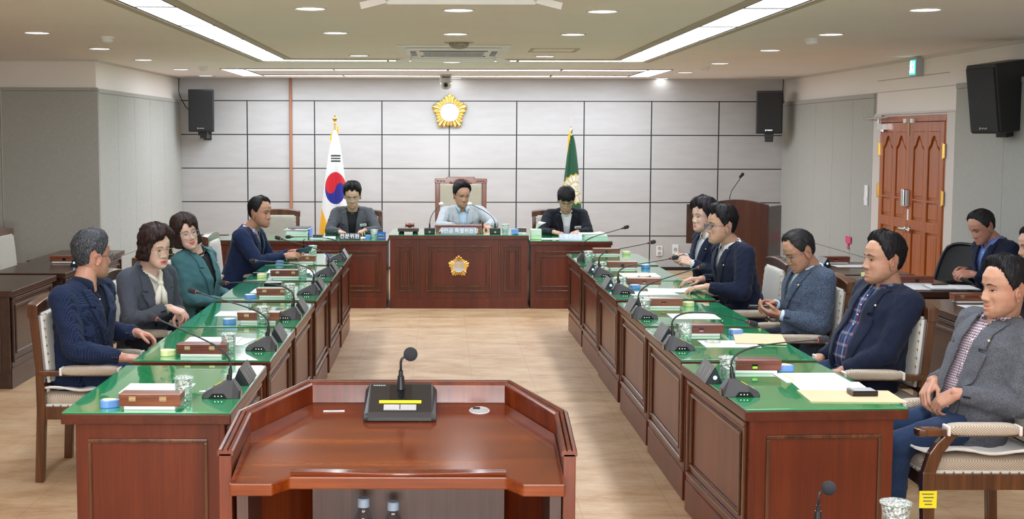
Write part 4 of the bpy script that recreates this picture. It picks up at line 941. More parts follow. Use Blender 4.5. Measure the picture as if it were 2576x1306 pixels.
paper((-1.12, LY[1] + .60, DT + .0), R(-12), 'loose white sheet under the glass on the second left desk', .16, .24)
paper((-1.27, LY[2] + .55, DT), 0, 'white sheet on the third left desk', .29, .22)
paper((-1.22, LY[3] + .52, DT), 0, 'white sheet on the fourth left desk', .30, .26)
paper((-1.26, LY[4] + .68, DT), R(3), 'long white sheet with a yellow mark on the fifth left desk', .36, .28, .05)
paper((-1.02, LY[4] + .50, DT), R(3), 'small white slip behind the glass on the fifth left desk', .10, .16)
paper((1.72, RY[0] + .73, DT), R(2), 'printed sheet with a yellow mark, farther one on the nearest right desk', .30, .24, -.11)
paper((1.745, RY[0] + .50, DT + .002), R(-3), 'printed white sheet, nearer one on the nearest right desk', .31, .24)
paper((1.765, RY[0] + .285, DT), R(-2), 'tan paper envelope under the silver phone on the nearest right desk', .40, .25, None, 'envelope', 'envelope', .0, 'envelope', .004)
paper((1.555, RY[1] + .50, DT), 0, 'printed sheet with a yellow mark and a lid on the second right desk', .297, .235, -.10)
paper((1.755, RY[1] + .66, DT + .003), R(-10), 'tan paper envelope lying over the sheet on the second right desk', .27, .36, None, 'envelope', 'envelope', .0, 'envelope', .004)
paper((1.57, RY[2] + .40, DT), 0, 'printed sheet with a yellow mark on the third right desk', .297, .24, -.06)
paper((1.50, RY[3] + .33, DT), R(8), 'loose white sheet spread on the fourth right desk', .34, .22)
paper((1.68, RY[3] + .48, DT + .002), R(-6), 'curled white sheets under the hands of the man with glasses', .36, .25, None, 'paper_sheet', 'paper_print', .025)
paper((1.60, RY[4] + .42, DT), 0, 'printed sheet with a yellow mark on the fifth right desk', .30, .30, -.12)
def phone(loc, rz, lab, m1='phone_black', sz=(.075, .15, .010), name='mobile_phone', screen='black_gloss', cat='phone', rot=None):
    t = thing(name, lab, cat, loc, rz)
    if rot: t.rotation_euler = rot
    MB().span((-sz[0] / 2, -sz[1] / 2, 0), (sz[0] / 2, sz[1] / 2, sz[2])).obj('body', m1, t, bevel=.003)
    MB().span((-sz[0] / 2 + .005, -sz[1] / 2 + .008, sz[2]), (sz[0] / 2 - .005, sz[1] / 2 - .008, sz[2] + .0008)).obj('screen', screen, t)
    return t
phone((1.825, RY[0] + .31, DT + .006), R(92), 'silver and black phone lying on the tan envelope, nearest right desk', 'phone_black', (.085, .11, .022), 'mobile_phone', 'grey_plastic')
phone((-1.46, LY[4] + .34, DT + .002), R(90), 'black phone case left of the yellow sponge case on the fifth left desk', 'phone_black', (.10, .10, .028), 'phone_case')
t = phone((-1.26, LY[3] + .86, DT), R(85), 'black key case beside the glass on the fourth left desk', 'phone_black', (.08, .13, .028), 'key_case', 'phone_silver', 'key case')
MB().lathe([(.012, 0), (.014, .002), (.012, .004), (.010, .002), (.012, 0)], (.02, -.10, .004), 14).span((.0, -.13, .001), (.008, -.08, .006)).span((.02, -.15, .001), (.026, -.11, .006)).obj('key', 'phone_silver', t)
mb = MB(); superell(mb, (0, 0, .014), (.05, .022, .014), .5, .4); mb.obj('golden_case', 'gold', None, loc=(1.60, RY[4] + .16, DT), label='small golden case on the fifth right desk beside the blue sponge case', cat='case', smooth=True)

# ---- things on the head table
def standing_sign(loc, w_, h, face, txt, tm, lab, size, wood_back=False):
    t = thing('desk_sign', lab, 'desk sign', loc)
    MB().prism([(-.02, 0), (.03, 0), (.0, h)], -w_ / 2, w_ / 2, 'X').obj('body', face, t, bevel=.001)
    ang = math.atan2(.02, h); text_obj('lettering', txt, size, tm, t, (0, -.0125, h * .49), (R(90) - ang, 0, 0), .0008)
    return t
standing_sign((-.995, 14.10, .734), .235, .072, 'name_black', '전문위원', 'letter_white', 'black sign with white lettering in front of the grey-jacketed clerk', .058)
standing_sign((1.385, 14.10, .734), .245, .068, 'name_silver', '진행보조석', 'letter_white', 'silver sign with white lettering in front of the writing clerk', .052)
standing_sign((.178, 14.08, .794), .385, .078, 'name_silver', '새만금 특별위원장', 'letter_white', 'silver sign with white lettering in front of the chairman', .056)
t = thing('wooden_stand', 'low brown wooden stand behind the silver chairman sign', 'stand', (.178, 14.18, .794)); MB().span((-.245, -.03, 0), (.245, .0, .078)).span((-.255, -.045, .078), (.25, .06, .096)).obj('board', 'chief_wood', t, bevel=.003)
def box_mic(loc, head, lab):
    t = thing('gooseneck_microphone', lab, 'microphone', loc)
    MB().box((0, 0, .030), (.115, .10, .060)).obj('base', 'black_plastic', t, bevel=.005); MB().box((0, -.052, .02), (.02, .004, .02)).obj('talk_key', 'engrave', t)
    MB().tube([(0, 0, .06), (0, 0, .11)], [.010, .007], 12).obj('mic_sleeve', 'black_plastic', t)
    p3 = Vector(head) - Vector(loc); a = Vector((0, 0, .10)); b_ = Vector((0, 0, .20)); c_ = a.lerp(p3, .5) + Vector((0, 0, .05))
    pts = [a * (1 - u) ** 3 + b_ * 3 * u * (1 - u) ** 2 + c_ * 3 * u * u * (1 - u) + p3 * u ** 3 for u in [k / 14 for k in range(15)]]
    MB().tube(pts, .004, 8).obj('gooseneck', 'black_metal', t, smooth=True)
    mb = MB(); mb.ell(p3, (.026, .026, .022), n=14); mb.obj('gauze_cover', 'tee_white', t, smooth=True)
box_mic((-.135, 14.2, .794), (-.01, 14.3, 1.11), 'black-based gooseneck microphone with white tip, left of the chairman')
box_mic((.575, 14.2, .794), (.30, 14.3, 1.11), 'black-based gooseneck microphone with white tip, right of the chairman')
t = thing('gavel_block', 'dark brown raised gavel stand at the left end of the chair desk', 'gavel stand', (-.365, 14.2, .794))
MB().box((0, 0, .044), (.225, .17, .038)).obj('block', 'dark_wood', t, bevel=.006)
mb = MB()
for sx in (-.075, .075):
    for sy in (-.05, .05): mb.lathe([(.028, 0), (.030, .010), (.022, .025)], (sx, sy, 0), 16)
mb.obj('foot', 'black_gloss', t)
t = thing('gavel', 'turned wooden gavel head resting on the dark gavel stand', 'gavel', (-.35, 14.19, .887))
MB().lathe([(.024, -.048), (.026, -.044), (.020, -.036), (.018, -.03), (.026, -.015), (.028, 0), (.026, .015), (.018, .03), (.020, .036), (.026, .044), (.024, .048)], n=20, rot=Matrix.Rotation(R(90), 3, 'Y')).obj('head', 'chief_wood', t, smooth=True)
MB().tube([(0, .02, 0), (0, .16, -.015)], [.007, .010], 10).obj('handle', 'chief_wood', t)
def cup2(loc, lab): cup(loc, lab)
cup((-.735, 14.16, .734), 'crystal glass with lid right of the black clerk sign'); cup((.685, 14.18, .794), 'crystal glass with lid near the chairman\'s hand')
MB().box((0, 0, .03), (.075, .06, .055)).obj('blue_case', 'blue_plastic', None, loc=(.785, 14.12, .794), label='small blue plastic case on the chair desk, right of the crystal glass', cat='case', bevel=.004)
MB().box((0, 0, .02), (.055, .06, .045)).obj('blue_case', 'blue_plastic', None, loc=(-.805, 14.2, .735), label='small blue case left of the crystal glass on the head table wing', cat='case', bevel=.004)
t = thing('small_chest', 'small brown box on white sheets at the right end of the chair desk', 'box', (.885 - .02, 14.28, .794)); MB().box((0, 0, .035), (.105, .08, .045)).obj('body', 'dark_wood', t, bevel=.003); MB().box((0, 0, .058), (.10, .075, .004)).obj('top', 'phone_silver', t)
paper((.84, 14.25, .794), 0, 'white sheets under the small brown box on the chair desk', .13, .21, th=.010)
t = thing('desk_card', 'blue printed card standing at the right end of the left head table wing', 'card', (-.652, 14.10, .734)); MB().prism([(-.015, 0), (.02, 0), (.0, .082)], -.045, .045, 'X').obj('card', 'card_blue', t)
mat('card_cyan', (.05, .45, .6), .5); mat('card_orange', (.8, .5, .12), .5)
MB().box((-.02, -.014, .055), (.03, .002, .016)).box((.012, -.014, .048), (.034, .002, .006)).box((.012, -.014, .058), (.03, .002, .005)).obj('card_mark', 'card_cyan', t); MB().box((0, -.019, .022), (.07, .002, .008)).obj('card_line', 'card_orange', t)
t = thing('tissue_box', 'pale green tissue box with a tissue pulled up, right of the chair desk', 'tissue box', (1.02, 14.22, .734))
MB().box((0, 0, .055), (.115, .115, .11)).obj('box', 'tissue_green', t, bevel=.003); MB().box((0, -.0585, .075), (.10, .001, .06)).obj('white_band', 'paper_green', t)
mb = MB(); vs = []
for i in range(8):
    for j in range(6): vs.append((.025 * (i / 7) * 2 - .01 + .05 * (j / 5) * (.4 + i / 7), -.02 + .05 * j / 5 * math.sin(i), .108 + .085 * math.sin(i / 7 * 1.7) * (1 - .2 * j / 5)))
mb.add(vs, [(i * 6 + j, i * 6 + 6 + j, i * 6 + 7 + j, i * 6 + 1 + j) for i in range(7) for j in range(5)])
o = mb.obj('tissue', 'tee_white', t, smooth=True); so = o.modifiers.new('s', 'SOLIDIFY'); so.thickness = .003
def paper_block(loc, d, lab, matn='paper_green', top=None, group=None):
    t = thing('document_stack', lab, 'papers', loc, R(2)); N = max(3, int(d[2] / .012)); rr = random.Random(3)
    mb = MB()
    for k in range(N): mb.box((rr.uniform(-.003, .003), rr.uniform(-.003, .003), d[2] * (k + .5) / N), (d[0], d[1], d[2] / N * .94))
    mb.obj('sheets', matn, t); return t
paper_block((-1.575, 14.30, .734), (.235, .30, .085), 'thick white stack of documents on the far left head table wing')
t = thing('file_folder', 'grey and white folders lying on the thick white document stack', 'folder', (-1.575, 14.30, .822), R(-3)); MB().box((-.01, 0, .004), (.26, .30, .008)).obj('cover', 'grey_plastic', t); MB().box((.01, .0, .0155), (.235, .29, .014)).obj('pages', 'paper', t, bevel=.004); MB().box((.02, 0, .028), (.215, .28, .010)).obj('cover', 'mic_grey', t, bevel=.003); MB().box((-.03, -.146, .018), (.045, .002, .016)).obj('pink_label', 'slip_pink', t)
MB().box((0, 0, .06), (.012, .26, .09)).obj('purple_book', 'shirt_blue', None, loc=(-1.435, 14.30, .734), label='thin book with a purple-blue spine leaning at the right of the document stack', cat='book')
phone((-1.35, 14.25, .745), R(80), 'dark phone on the papers left of the black sign', 'mic_grey', (.07, .10, .03))
paper((-1.30, 14.30, .734), R(5), 'white papers spread left of the black sign', .27, .25, th=.008)
paper((-.90, 14.33, .734), R(-5), 'white papers with a curled corner under the clerk\'s hands', .34, .25, None, 'paper_sheet', 'paper_print', .05)
paper((1.20, 14.25, .734), 0, 'white sheet left of the silver clerk sign', .24, .22)
paper_block((1.66, 14.30, .734), (.25, .30, .055), 'thick white document stack at the right end of the head table', 'paper_green')
paper((1.62, 14.28, .792), R(6), 'loose white pages on top of the right document stack', .27, .26, None, 'paper_sheet', 'paper_print', .01)

# things on the side desks
wbox((-3.33, 11.55, .726), 0, 'small wooden box on the middle left side desk behind the grey-haired man', False, False); nameplate((-3.16, 11.35, .726), math.pi, 'triangular name plate on the middle left side desk behind the grey-haired man')
wbox((3.49, 11.62, .726), 0, 'small wooden box on the farthest right side desk near the red sticker', True, False, 'slip_red'); nameplate((3.33, 11.42, .726), 0, 'triangular name plate with a lit blue end on the farthest right side desk')
paper((3.58, 11.38, .726), 0, 'printed sheet with a yellow mark on the farthest right side desk', .33, .22, -.08)
case((3.42, 10.53, .726), 'pale yellow sponge case on the second side desk behind the plaid-shirted man', False); case((3.28, 11.6, .726), 'pale yellow sponge case on the farthest right side desk beside the name plate', False)
paper((3.66, 9.75, .726), R(-5), 'white papers under the open notebook on the side desk at right', .42, .34, th=.004)
t = thing('notebook', 'open notebook on the side desk before the man by the right wall', 'notebook', (3.78, 9.68, .732), R(-6)); MB().box((0, 0, .003), (.36, .25, .004)).obj('cover', 'grey_plastic', t); MB().box((-.08, 0, .009), (.16, .235, .009)).box((.09, 0, .008), (.16, .235, .007)).obj('pages', 'paper', t, bevel=.004)
t = thing('pen', 'black pen lying on the open notebook', 'pen', (3.72, 9.72, .749), R(12)); MB().cap((-.07, 0, .005), (.06, 0, .005), .005, .005).obj('barrel', 'black_gloss', t)
wbox((3.62, 9.98, .726), 0, 'small wooden box behind the open notebook on the right side desk', True, False)
wbox((3.60, 8.88, .726), 0, 'small wooden box with hinges on the third right side desk behind the grey-jacketed man'); paper((3.60, 8.62, .726), 0, 'printed sheet with a yellow mark on the third right side desk', .30, .22, -.05)

# seat cushions
def seat_pad(loc, rz, lab, w_=.50):
    vs = []; NX, NY = 24, 24
    for i in range(NX + 1):
        for j in range(NY + 1):
            u, v_ = i / NX - .5, j / NY - .5
            z = .010 + .010 * math.sin(i * 1.3) * math.sin(j * .4) * .3 + .050 * max(0, abs(v_) - .34) * 3 * (.6 + .4 * math.sin(i * .5)) + .03 * max(0, u - .38) * 5
            vs.append((u * w_, v_ * w_, z))
    o = MB().add(vs, [(i * (NY + 1) + j, (i + 1) * (NY + 1) + j, (i + 1) * (NY + 1) + j + 1, i * (NY + 1) + j + 1) for i in range(NX) for j in range(NY)]).obj('seat_pad', 'cushion_white', None, loc=loc, label=lab, cat='cushion', smooth=True)
    o.rotation_euler = (0, 0, rz); so = o.modifiers.new('s', 'SOLIDIFY'); so.thickness = .012; return o
seat_pad((2.33, 5.80, .487), R(175), 'rumpled white seat pad under the man in the grey blazer', .54)
seat_pad((-1.86, 7.16, .487), R(0), 'white seat pad under the man in the blue checked jacket', .54)

# ---- flags
def flag(loc, name, lab, colour_fn, finial, ztop, hw_l, hw_r, zbot, folds=9, phase=0.):
    t = thing(name, lab, 'flag', loc)
    MB().tube([(0, 0, .02), (0, 0, ztop + .12)], .011, 12).obj('pole', 'flag_pole', t, smooth=True)
    MB().lathe([(.15, 0), (.15, .02), (.05, .05), (.02, .08), (.0, .08)], n=24).obj('stand', 'gold', t, smooth=True)
    if finial == 'ball': MB().lathe([(.006, 0), (.018, .01), (.030, .035), (.030, .05), (.020, .07), (.006, .085), (0, .10)], (0, 0, ztop + .10), 20).lathe([(.012, -.03), (.016, -.02), (.012, 0), (.012, .01)], (0, 0, ztop + .09), 16).obj('finial', 'gold', t, smooth=True)
    else: MB().lathe([(.012, -.04), (.018, -.02), (.018, .02), (.012, .03), (.004, .05), (.0015, .16), (0, .17)], (0, 0, ztop + .06), 14).obj('finial', 'metal', t, smooth=True)
    NU, NV = 220, 380; vs = np.zeros(((NU + 1) * (NV + 1), 3)); cc = np.zeros(((NU + 1) * (NV + 1), 4)); k = 0
    for j in range(NV + 1):
        v_ = j / NV; z = ztop - (ztop - zbot) * v_
        l = -(.012 + (hw_l) * v_ ** .75); r = .02 + hw_r * v_ ** .62
        for i in range(NU + 1):
            u = i / NU; x = l + (r - l) * u; am = .012 + .05 * v_
            vs[k] = (x, -.05 - am * (1.2 + math.sin(u * folds + phase + .4 * math.sin(v_ * 3))) * math.sin(math.pi * min(1, u * 1.02)) ** .6, z)
            cc[k] = (*colour_fn(x, z, u, v_), 1); k += 1
    fs = [(j * (NU + 1) + i, (j + 1) * (NU + 1) + i, (j + 1) * (NU + 1) + i + 1, j * (NU + 1) + i + 1) for j in range(NV) for i in range(NU)]
    me = MB().add(vs.tolist(), fs).mesh(); ca = me.color_attributes.new('Col', 'FLOAT_COLOR', 'POINT'); ca.data.foreach_set('color', cc.ravel())
    if 'flag_cloth' not in M:
        mm = mat('flag_cloth', (.8, .8, .8), .6, sheen=.2); t_, n_, l_, b_ = nt(mm); a_ = n_.new('ShaderNodeAttribute'); a_.attribute_name = 'Col'; l_.new(a_.outputs['Color'], b_.inputs['Base Color'])
    obj('cloth', me, 'flag_cloth', t, smooth=True)
    # gold fringe and tassels
    mb = MB(); rr = random.Random(2)
    for (tx, tz, L) in ((-.045, ztop - .08, .20), (.035, ztop + .03, .22)) if finial == 'ball' else ((-.035, ztop - .02, .24), (-.02, ztop + .04, .15)):
        for k in range(26):
            a = rr.uniform(0, 6.28); q = rr.uniform(0, .016); mb.tube([(tx + q * .3 * math.cos(a), -.05 + q * .3 * math.sin(a), tz), (tx + q * 1.5 * math.cos(a), -.05 + q * math.sin(a), tz - L * rr.uniform(.85, 1))], .004, 4)
        mb.cap((tx, -.05, tz + .01), (tx, -.05, tz - .03), .012, .014); mb.tube([(tx, -.05, tz), (0, -.02, ztop + .07)], .004, 6)
    mb.obj('tassel', 'tassel', t); return t
def kcol(x, z, u, v):
    wh = (.78, .78, .76); cx, cz, rx, rz = .010, 1.195, .130, .202
    a, b_ = (x - cx) / rx, (z - cz) / rz
    if a * a + b_ * b_ < 1:
        red, blue = (.62, .006, .02), (.012, .018, .26); th = R(20); p = a * math.cos(th) - b_ * math.sin(th); q = a * math.sin(th) + b_ * math.cos(th)
        if (p + .5) ** 2 + q * q < .25: return red
        if (p - .5) ** 2 + q * q < .25: return blue
        return red if q > 0 else blue
    if 1.525 < z < 1.625 and -.045 < x < .075:
        f = (z - 1.525) / .1
        if int(f * 6) % 2 == 0 and f < .95: return (.01, .012, .015)
    if .80 < z < .93 and -.04 < x < .0 and int((z - .80) / .13 * 6) % 2 == 0: return (.01, .012, .015)
    if z < .93 - (x + .16) * 2.6 and x < .1: return (.85, .42, .01)
    return wh
flag((-1.345, 16.5, 0), 'national_flag', 'furled white national flag with red and blue circle on a gold-tipped pole', kcol, 'ball', 1.92, .215, .185, .42, 8, .5)
def gcol(x, z, u, v):
    g = (.004, .075, .030); cx, cz = .055, 1.195; a, b_ = (x - cx) / .85, z - cz; r = math.hypot(a, b_); th = math.atan2(b_, a)
    if r < .082:
        if abs(r - .074) < .003: return (.55, .38, .05)
        if (abs(a - .0) < .032 and (abs(b_ - .03) < .005 or abs(b_ + .035) < .005)) or (abs(math.hypot(a + .0, b_) - .016) < .004) or (abs(a - .034) < .004 and abs(b_) < .045): return (.55, .38, .05)
        return (.78, .78, .74)
    ro = .205 * (1 - .10 * abs(math.sin(th * 8)) - .05 * abs(math.sin(th * 2.5)))
    if r < ro:
        if r > ro - .016 or r < .095: return (.58, .40, .05)
        return (.78, .78, .72) if abs(math.sin(th * 8)) > .32 else (.58, .40, .05)
    return g
flag((1.615, 16.5, 0), 'council_flag', 'furled dark green flag with gold and white blossom on a silver-tipped pole', gcol, 'spear', 1.86, .16, .15, .42, 7, 1.5)

# ---------------------------------------------------------------- people
V = Vector
def remesh(mb, voxel, smooth=2, name='m'):
    me = mb.mesh(name); o = bpy.data.objects.new('tmp', me); COL.objects.link(o)
    r = o.modifiers.new('r', 'REMESH'); r.mode = 'VOXEL'; r.voxel_size = voxel; r.adaptivity = 0
    if smooth: s = o.modifiers.new('s', 'SMOOTH'); s.factor = .5; s.iterations = smooth
    bpy.context.view_layer.update(); dg = bpy.context.evaluated_depsgraph_get()
    m2 = bpy.data.meshes.new_from_object(o.evaluated_get(dg)); bpy.data.objects.remove(o); bpy.data.meshes.remove(me)
    return m2
def getv(me): a = np.empty(len(me.vertices) * 3); me.vertices.foreach_get('co', a); return a.reshape(-1, 3)
def getn(me): a = np.empty(len(me.vertices) * 3); me.vertices.foreach_get('normal', a); return a.reshape(-1, 3)
def setv(me, a): me.vertices.foreach_set('co', a.ravel()); me.update()
def bvh_of(me): return BVHTree.FromPolygons([v.co.copy() for v in me.vertices], [tuple(p.vertices) for p in me.polygons])
def faces_of(me): return [tuple(p.vertices) for p in me.polygons]

def frame(o, f, u):      # columns: right, forward, up ; origin o
    f = V(f).normalized(); u = V(u); r = f.cross(u).normalized(); u = r.cross(f).normalized()
    m = Matrix((r, f, u)).transposed().to_4x4(); m.translation = V(o); return m

# --- head profile tables (metres, origin between the eyes at ear axis; +y is the face)
ZT = np.array([-.120, -.112, -.100, -.085, -.060, -.030, .000, .025, .055, .085, .108, .120])
WT = np.array([.000, .024, .038, .050, .0605, .0675, .0715, .0745, .0745, .064, .042, .000])
YF = np.array([.055, .072, .081, .083, .080, .080, .080, .087, .086, .070, .042, .000])
YB = np.array([.045, .020, -.005, -.030, -.062, -.082, -.093, -.099, -.097, -.078, -.050, -.004])
def head_pt(z, a):
    """z array, a angle (0 = front, pi/2 = right +x)"""
    zc = np.clip(z, -.120, .120)
    w_ = np.interp(zc, ZT, WT); f = np.interp(zc, ZT, YF); b_ = np.interp(zc, ZT, YB)
    ca, sa = np.cos(a), np.sin(a); e = .90
    cx = np.sign(sa) * np.abs(sa) ** e; cy = np.sign(ca) * np.abs(ca) ** e
    mid = np.minimum(f - .02, np.interp(zc, [-.12, -.05, .0, .12], [.045, .018, .0, -.003])); mid = np.where(w_ < 1e-5, f, mid)
    y = np.where(cy > 0, mid + (f - mid) * cy, mid + (mid - b_) * cy)
    return w_ * cx, y
def G(x, z, x0, z0, sx, sz): return np.exp(-((x - x0) / sx) ** 2 - ((z - z0) / sz) ** 2)
def face_relief(x, z, smile=0., fem=0., openm=0.):
    ax = np.abs(x); d = np.zeros_like(x)
    zs = np.array([-.055, -.050, -.046, -.040, -.032, -.016, .0, .012, .024]); am = np.array([.0, .001, .010, .0215, .0255, .0175, .0102, .0052, .0])
    sg = np.interp(z, [-.045, -.032, .0, .02], [.0125, .0115, .0085, .008])
    d += np.interp(z, zs, am) * np.exp(-(x / sg) ** 2)
    d += .0085 * G(ax, z, .0150, -.038, .0065, .0070)
    d -= .0095 * G(ax, z, .031, .002, .0155, .0115); d += .0062 * G(ax, z, .031, -.000, .013, .0075)
    d += .0035 * G(ax, z, .026, .022, .022, .008) * (1 - fem * .6)
    d -= .0025 * G(ax, z, .014, .004, .006, .010)
    d += (.0045 + .003 * smile) * G(ax, z, .043, -.026, .019, .018)
    d -= .0022 * G(ax, z, .030 + .004 * smile, -.054, .006, .016) * (1 + smile)
    zc = -.070 + smile * 13.0 * x * x
    d += .0046 * G(x, z, 0, -.070, .027, .017)
    d += .0030 * np.exp(-(x / .019) ** 2 - ((z - zc - .0055) / .0042) ** 2) + .0036 * np.exp(-(x / .017) ** 2 - ((z - zc + .0065) / .0050) ** 2)
    d -= (.0050 + .012 * openm) * np.exp(-(x / .025) ** 4 - ((z - zc) / (.0021 + .003 * openm)) ** 2)
    d -= .0030 * G(x, z, 0, -.086, .018, .005); d += .0060 * G(x, z, 0, -.101, .016, .011)
    d -= .0012 * G(x, z, 0, -.057, .004, .006)
    return d

def build_head(sp, voxel):
    NZ, NA = 150, 168
    t = np.linspace(0, math.pi, NZ + 1); z = -.120 * np.cos(t); a = np.linspace(0, 2 * math.pi, NA, endpoint=False)
    Zg, Ag = np.meshgrid(z, a, indexing='ij'); x, y = head_pt(Zg, Ag); ca = np.cos(Ag)
    wt = np.clip(ca * 2.2, 0, 1) ** 1.2
    y = y + face_relief(x, Zg, sp.get('smile', 0), sp.get('fem', 0), sp.get('open', 0)) * wt
    jw = sp.get('jaw', 1.0); k = np.clip((-.02 - Zg) / .06, 0, 1); x = x * (1 + (jw - 1) * k); x = x * sp.get('wide', 1.0)
    vs = np.stack([x, y, Zg], -1).reshape(-1, 3).tolist()
    fs = [(i * NA + j, i * NA + (j + 1) % NA, (i + 1) * NA + (j + 1) % NA, (i + 1) * NA + j) for i in range(NZ) for j in range(NA)]
    mb = MB().add(vs, fs)
    for s in (-1, 1):      # ears: shell with a rim and lobe
        rot = Matrix.Rotation(s * R(-22), 3, 'Z') @ Matrix.Rotation(R(-10), 3, 'X')
        c = V((s * .0745, -.008, -.014))
        mb.ell(c - rot @ V((s * .002, 0, 0)), (.0050, .0160, .028), 0, rot, 12)
        rim = [c + rot @ V((s * .0065, .016 * math.cos(q) * (1.0 if math.sin(q) > -.3 else .7), .029 * math.sin(q))) for q in [R(-105 + 265 * i / 14 + 0) for i in range(15)]]
        mb.tube([r for r in rim], .0036, 8); mb.tube([c + rot @ V((s * .004, .008 * math.cos(q), .002 + .013 * math.sin(q))) for q in [R(100 + 150 * i / 6) for i in range(7)]], .0030, 6)
        mb.ell(c + rot @ V((s * .003, .004, -.024)), (.005, .009, .009), 0, rot, 8)
    return mb

def hand_mb(mb, W, d, n, right, curl=(25, 35, 20), thumb=(.5, .3), spread=1., scale=1., fore=None, idx=None):
    """W wrist; d finger direction; n palm normal (out of the palm)"""
    d = V(d).normalized(); n = V(n); n = (n - d * n.dot(d)).normalized(); t = d.cross(n) if right else n.cross(d)
    S = scale; P = lambda a, b_, c: W + (d * a + t * b_ + n * c) * S
    if fore is not None: mb.cap(fore, W, .034 * S, .0265 * S)
    mb.ell(P(.0, 0, 0), (.026 * S,) * 3, n=10)
    mcp = [(.086, .030), (.090, .010), (.086, -.010), (.077, -.028)]
    for a, b_ in mcp:
        mb.cap(P(.005, b_ * .62, .0), P(a * .95, b_, 0), .0175 * S, .0118 * S, 10)
        mb.cap(P(.03, b_ * .8, .006), P(a * .8, b_, .006), .014 * S, .011 * S, 10)
    mb.cap(P(.012, .016, .008), P(.045, .030, .012), .017 * S, .014 * S, 10)
    ln = [(.043, .026, .021), (.047, .030, .023), (.044, .027, .022), (.035, .020, .019)]; rd = [.0093, .0096, .0090, .0080]
    for k in range(4):
        p = P(mcp[k][0], mcp[k][1], 0); ang = 0; cc = curl if not (idx and k == 0) else idx
        sd = (1.5 - k) * .055 * spread
        for q in range(3):
            ang += R(cc[q] * (1 + .10 * k))
            dd = (d * math.cos(ang) + n * math.sin(ang) + t * sd * math.cos(ang)).normalized()
            p2 = p + dd * ln[k][q] * S; r0 = rd[k] * (1 - .07 * q) * S; mb.cap(p, p2, r0 * 1.03, r0 * .93, 10); p = p2
    a0 = P(.030, .030, .010); th, tc = thumb
    d1 = (d * .62 + t * (.62 * th * 2) + n * .35).normalized(); a1 = a0 + d1 * .036 * S; d2 = (d * .9 + t * (.30 - tc) + n * (.15 + tc)).normalized(); a2 = a1 + d2 * .031 * S
    d3 = (d * .95 + t * (.05 - tc * 1.2) + n * (.1 + tc)).normalized(); a3 = a2 + d3 * .024 * S
    mb.cap(P(.012, .018, .006), a0, .017 * S, .0135 * S, 10); mb.cap(a0, a1, .0132 * S, .0112 * S, 10); mb.cap(a1, a2, .0110 * S, .0098 * S, 10); mb.cap(a2, a3, .0098 * S, .0082 * S, 10)
    return mb

def ik(S, W, L1, L2, pole):
    D = W - S; L = D.length
    if L > (L1 + L2) * .985: k = L / ((L1 + L2) * .985); L1 *= k; L2 *= k
    if L < .12: L = .12
    a = (L1 * L1 - L2 * L2 + L * L) / (2 * L); h = math.sqrt(max(1e-6, L1 * L1 - a * a)); dn = D.normalized()
    p = V(pole); p = (p - dn * p.dot(dn)).normalized(); return S + dn * a + p * h

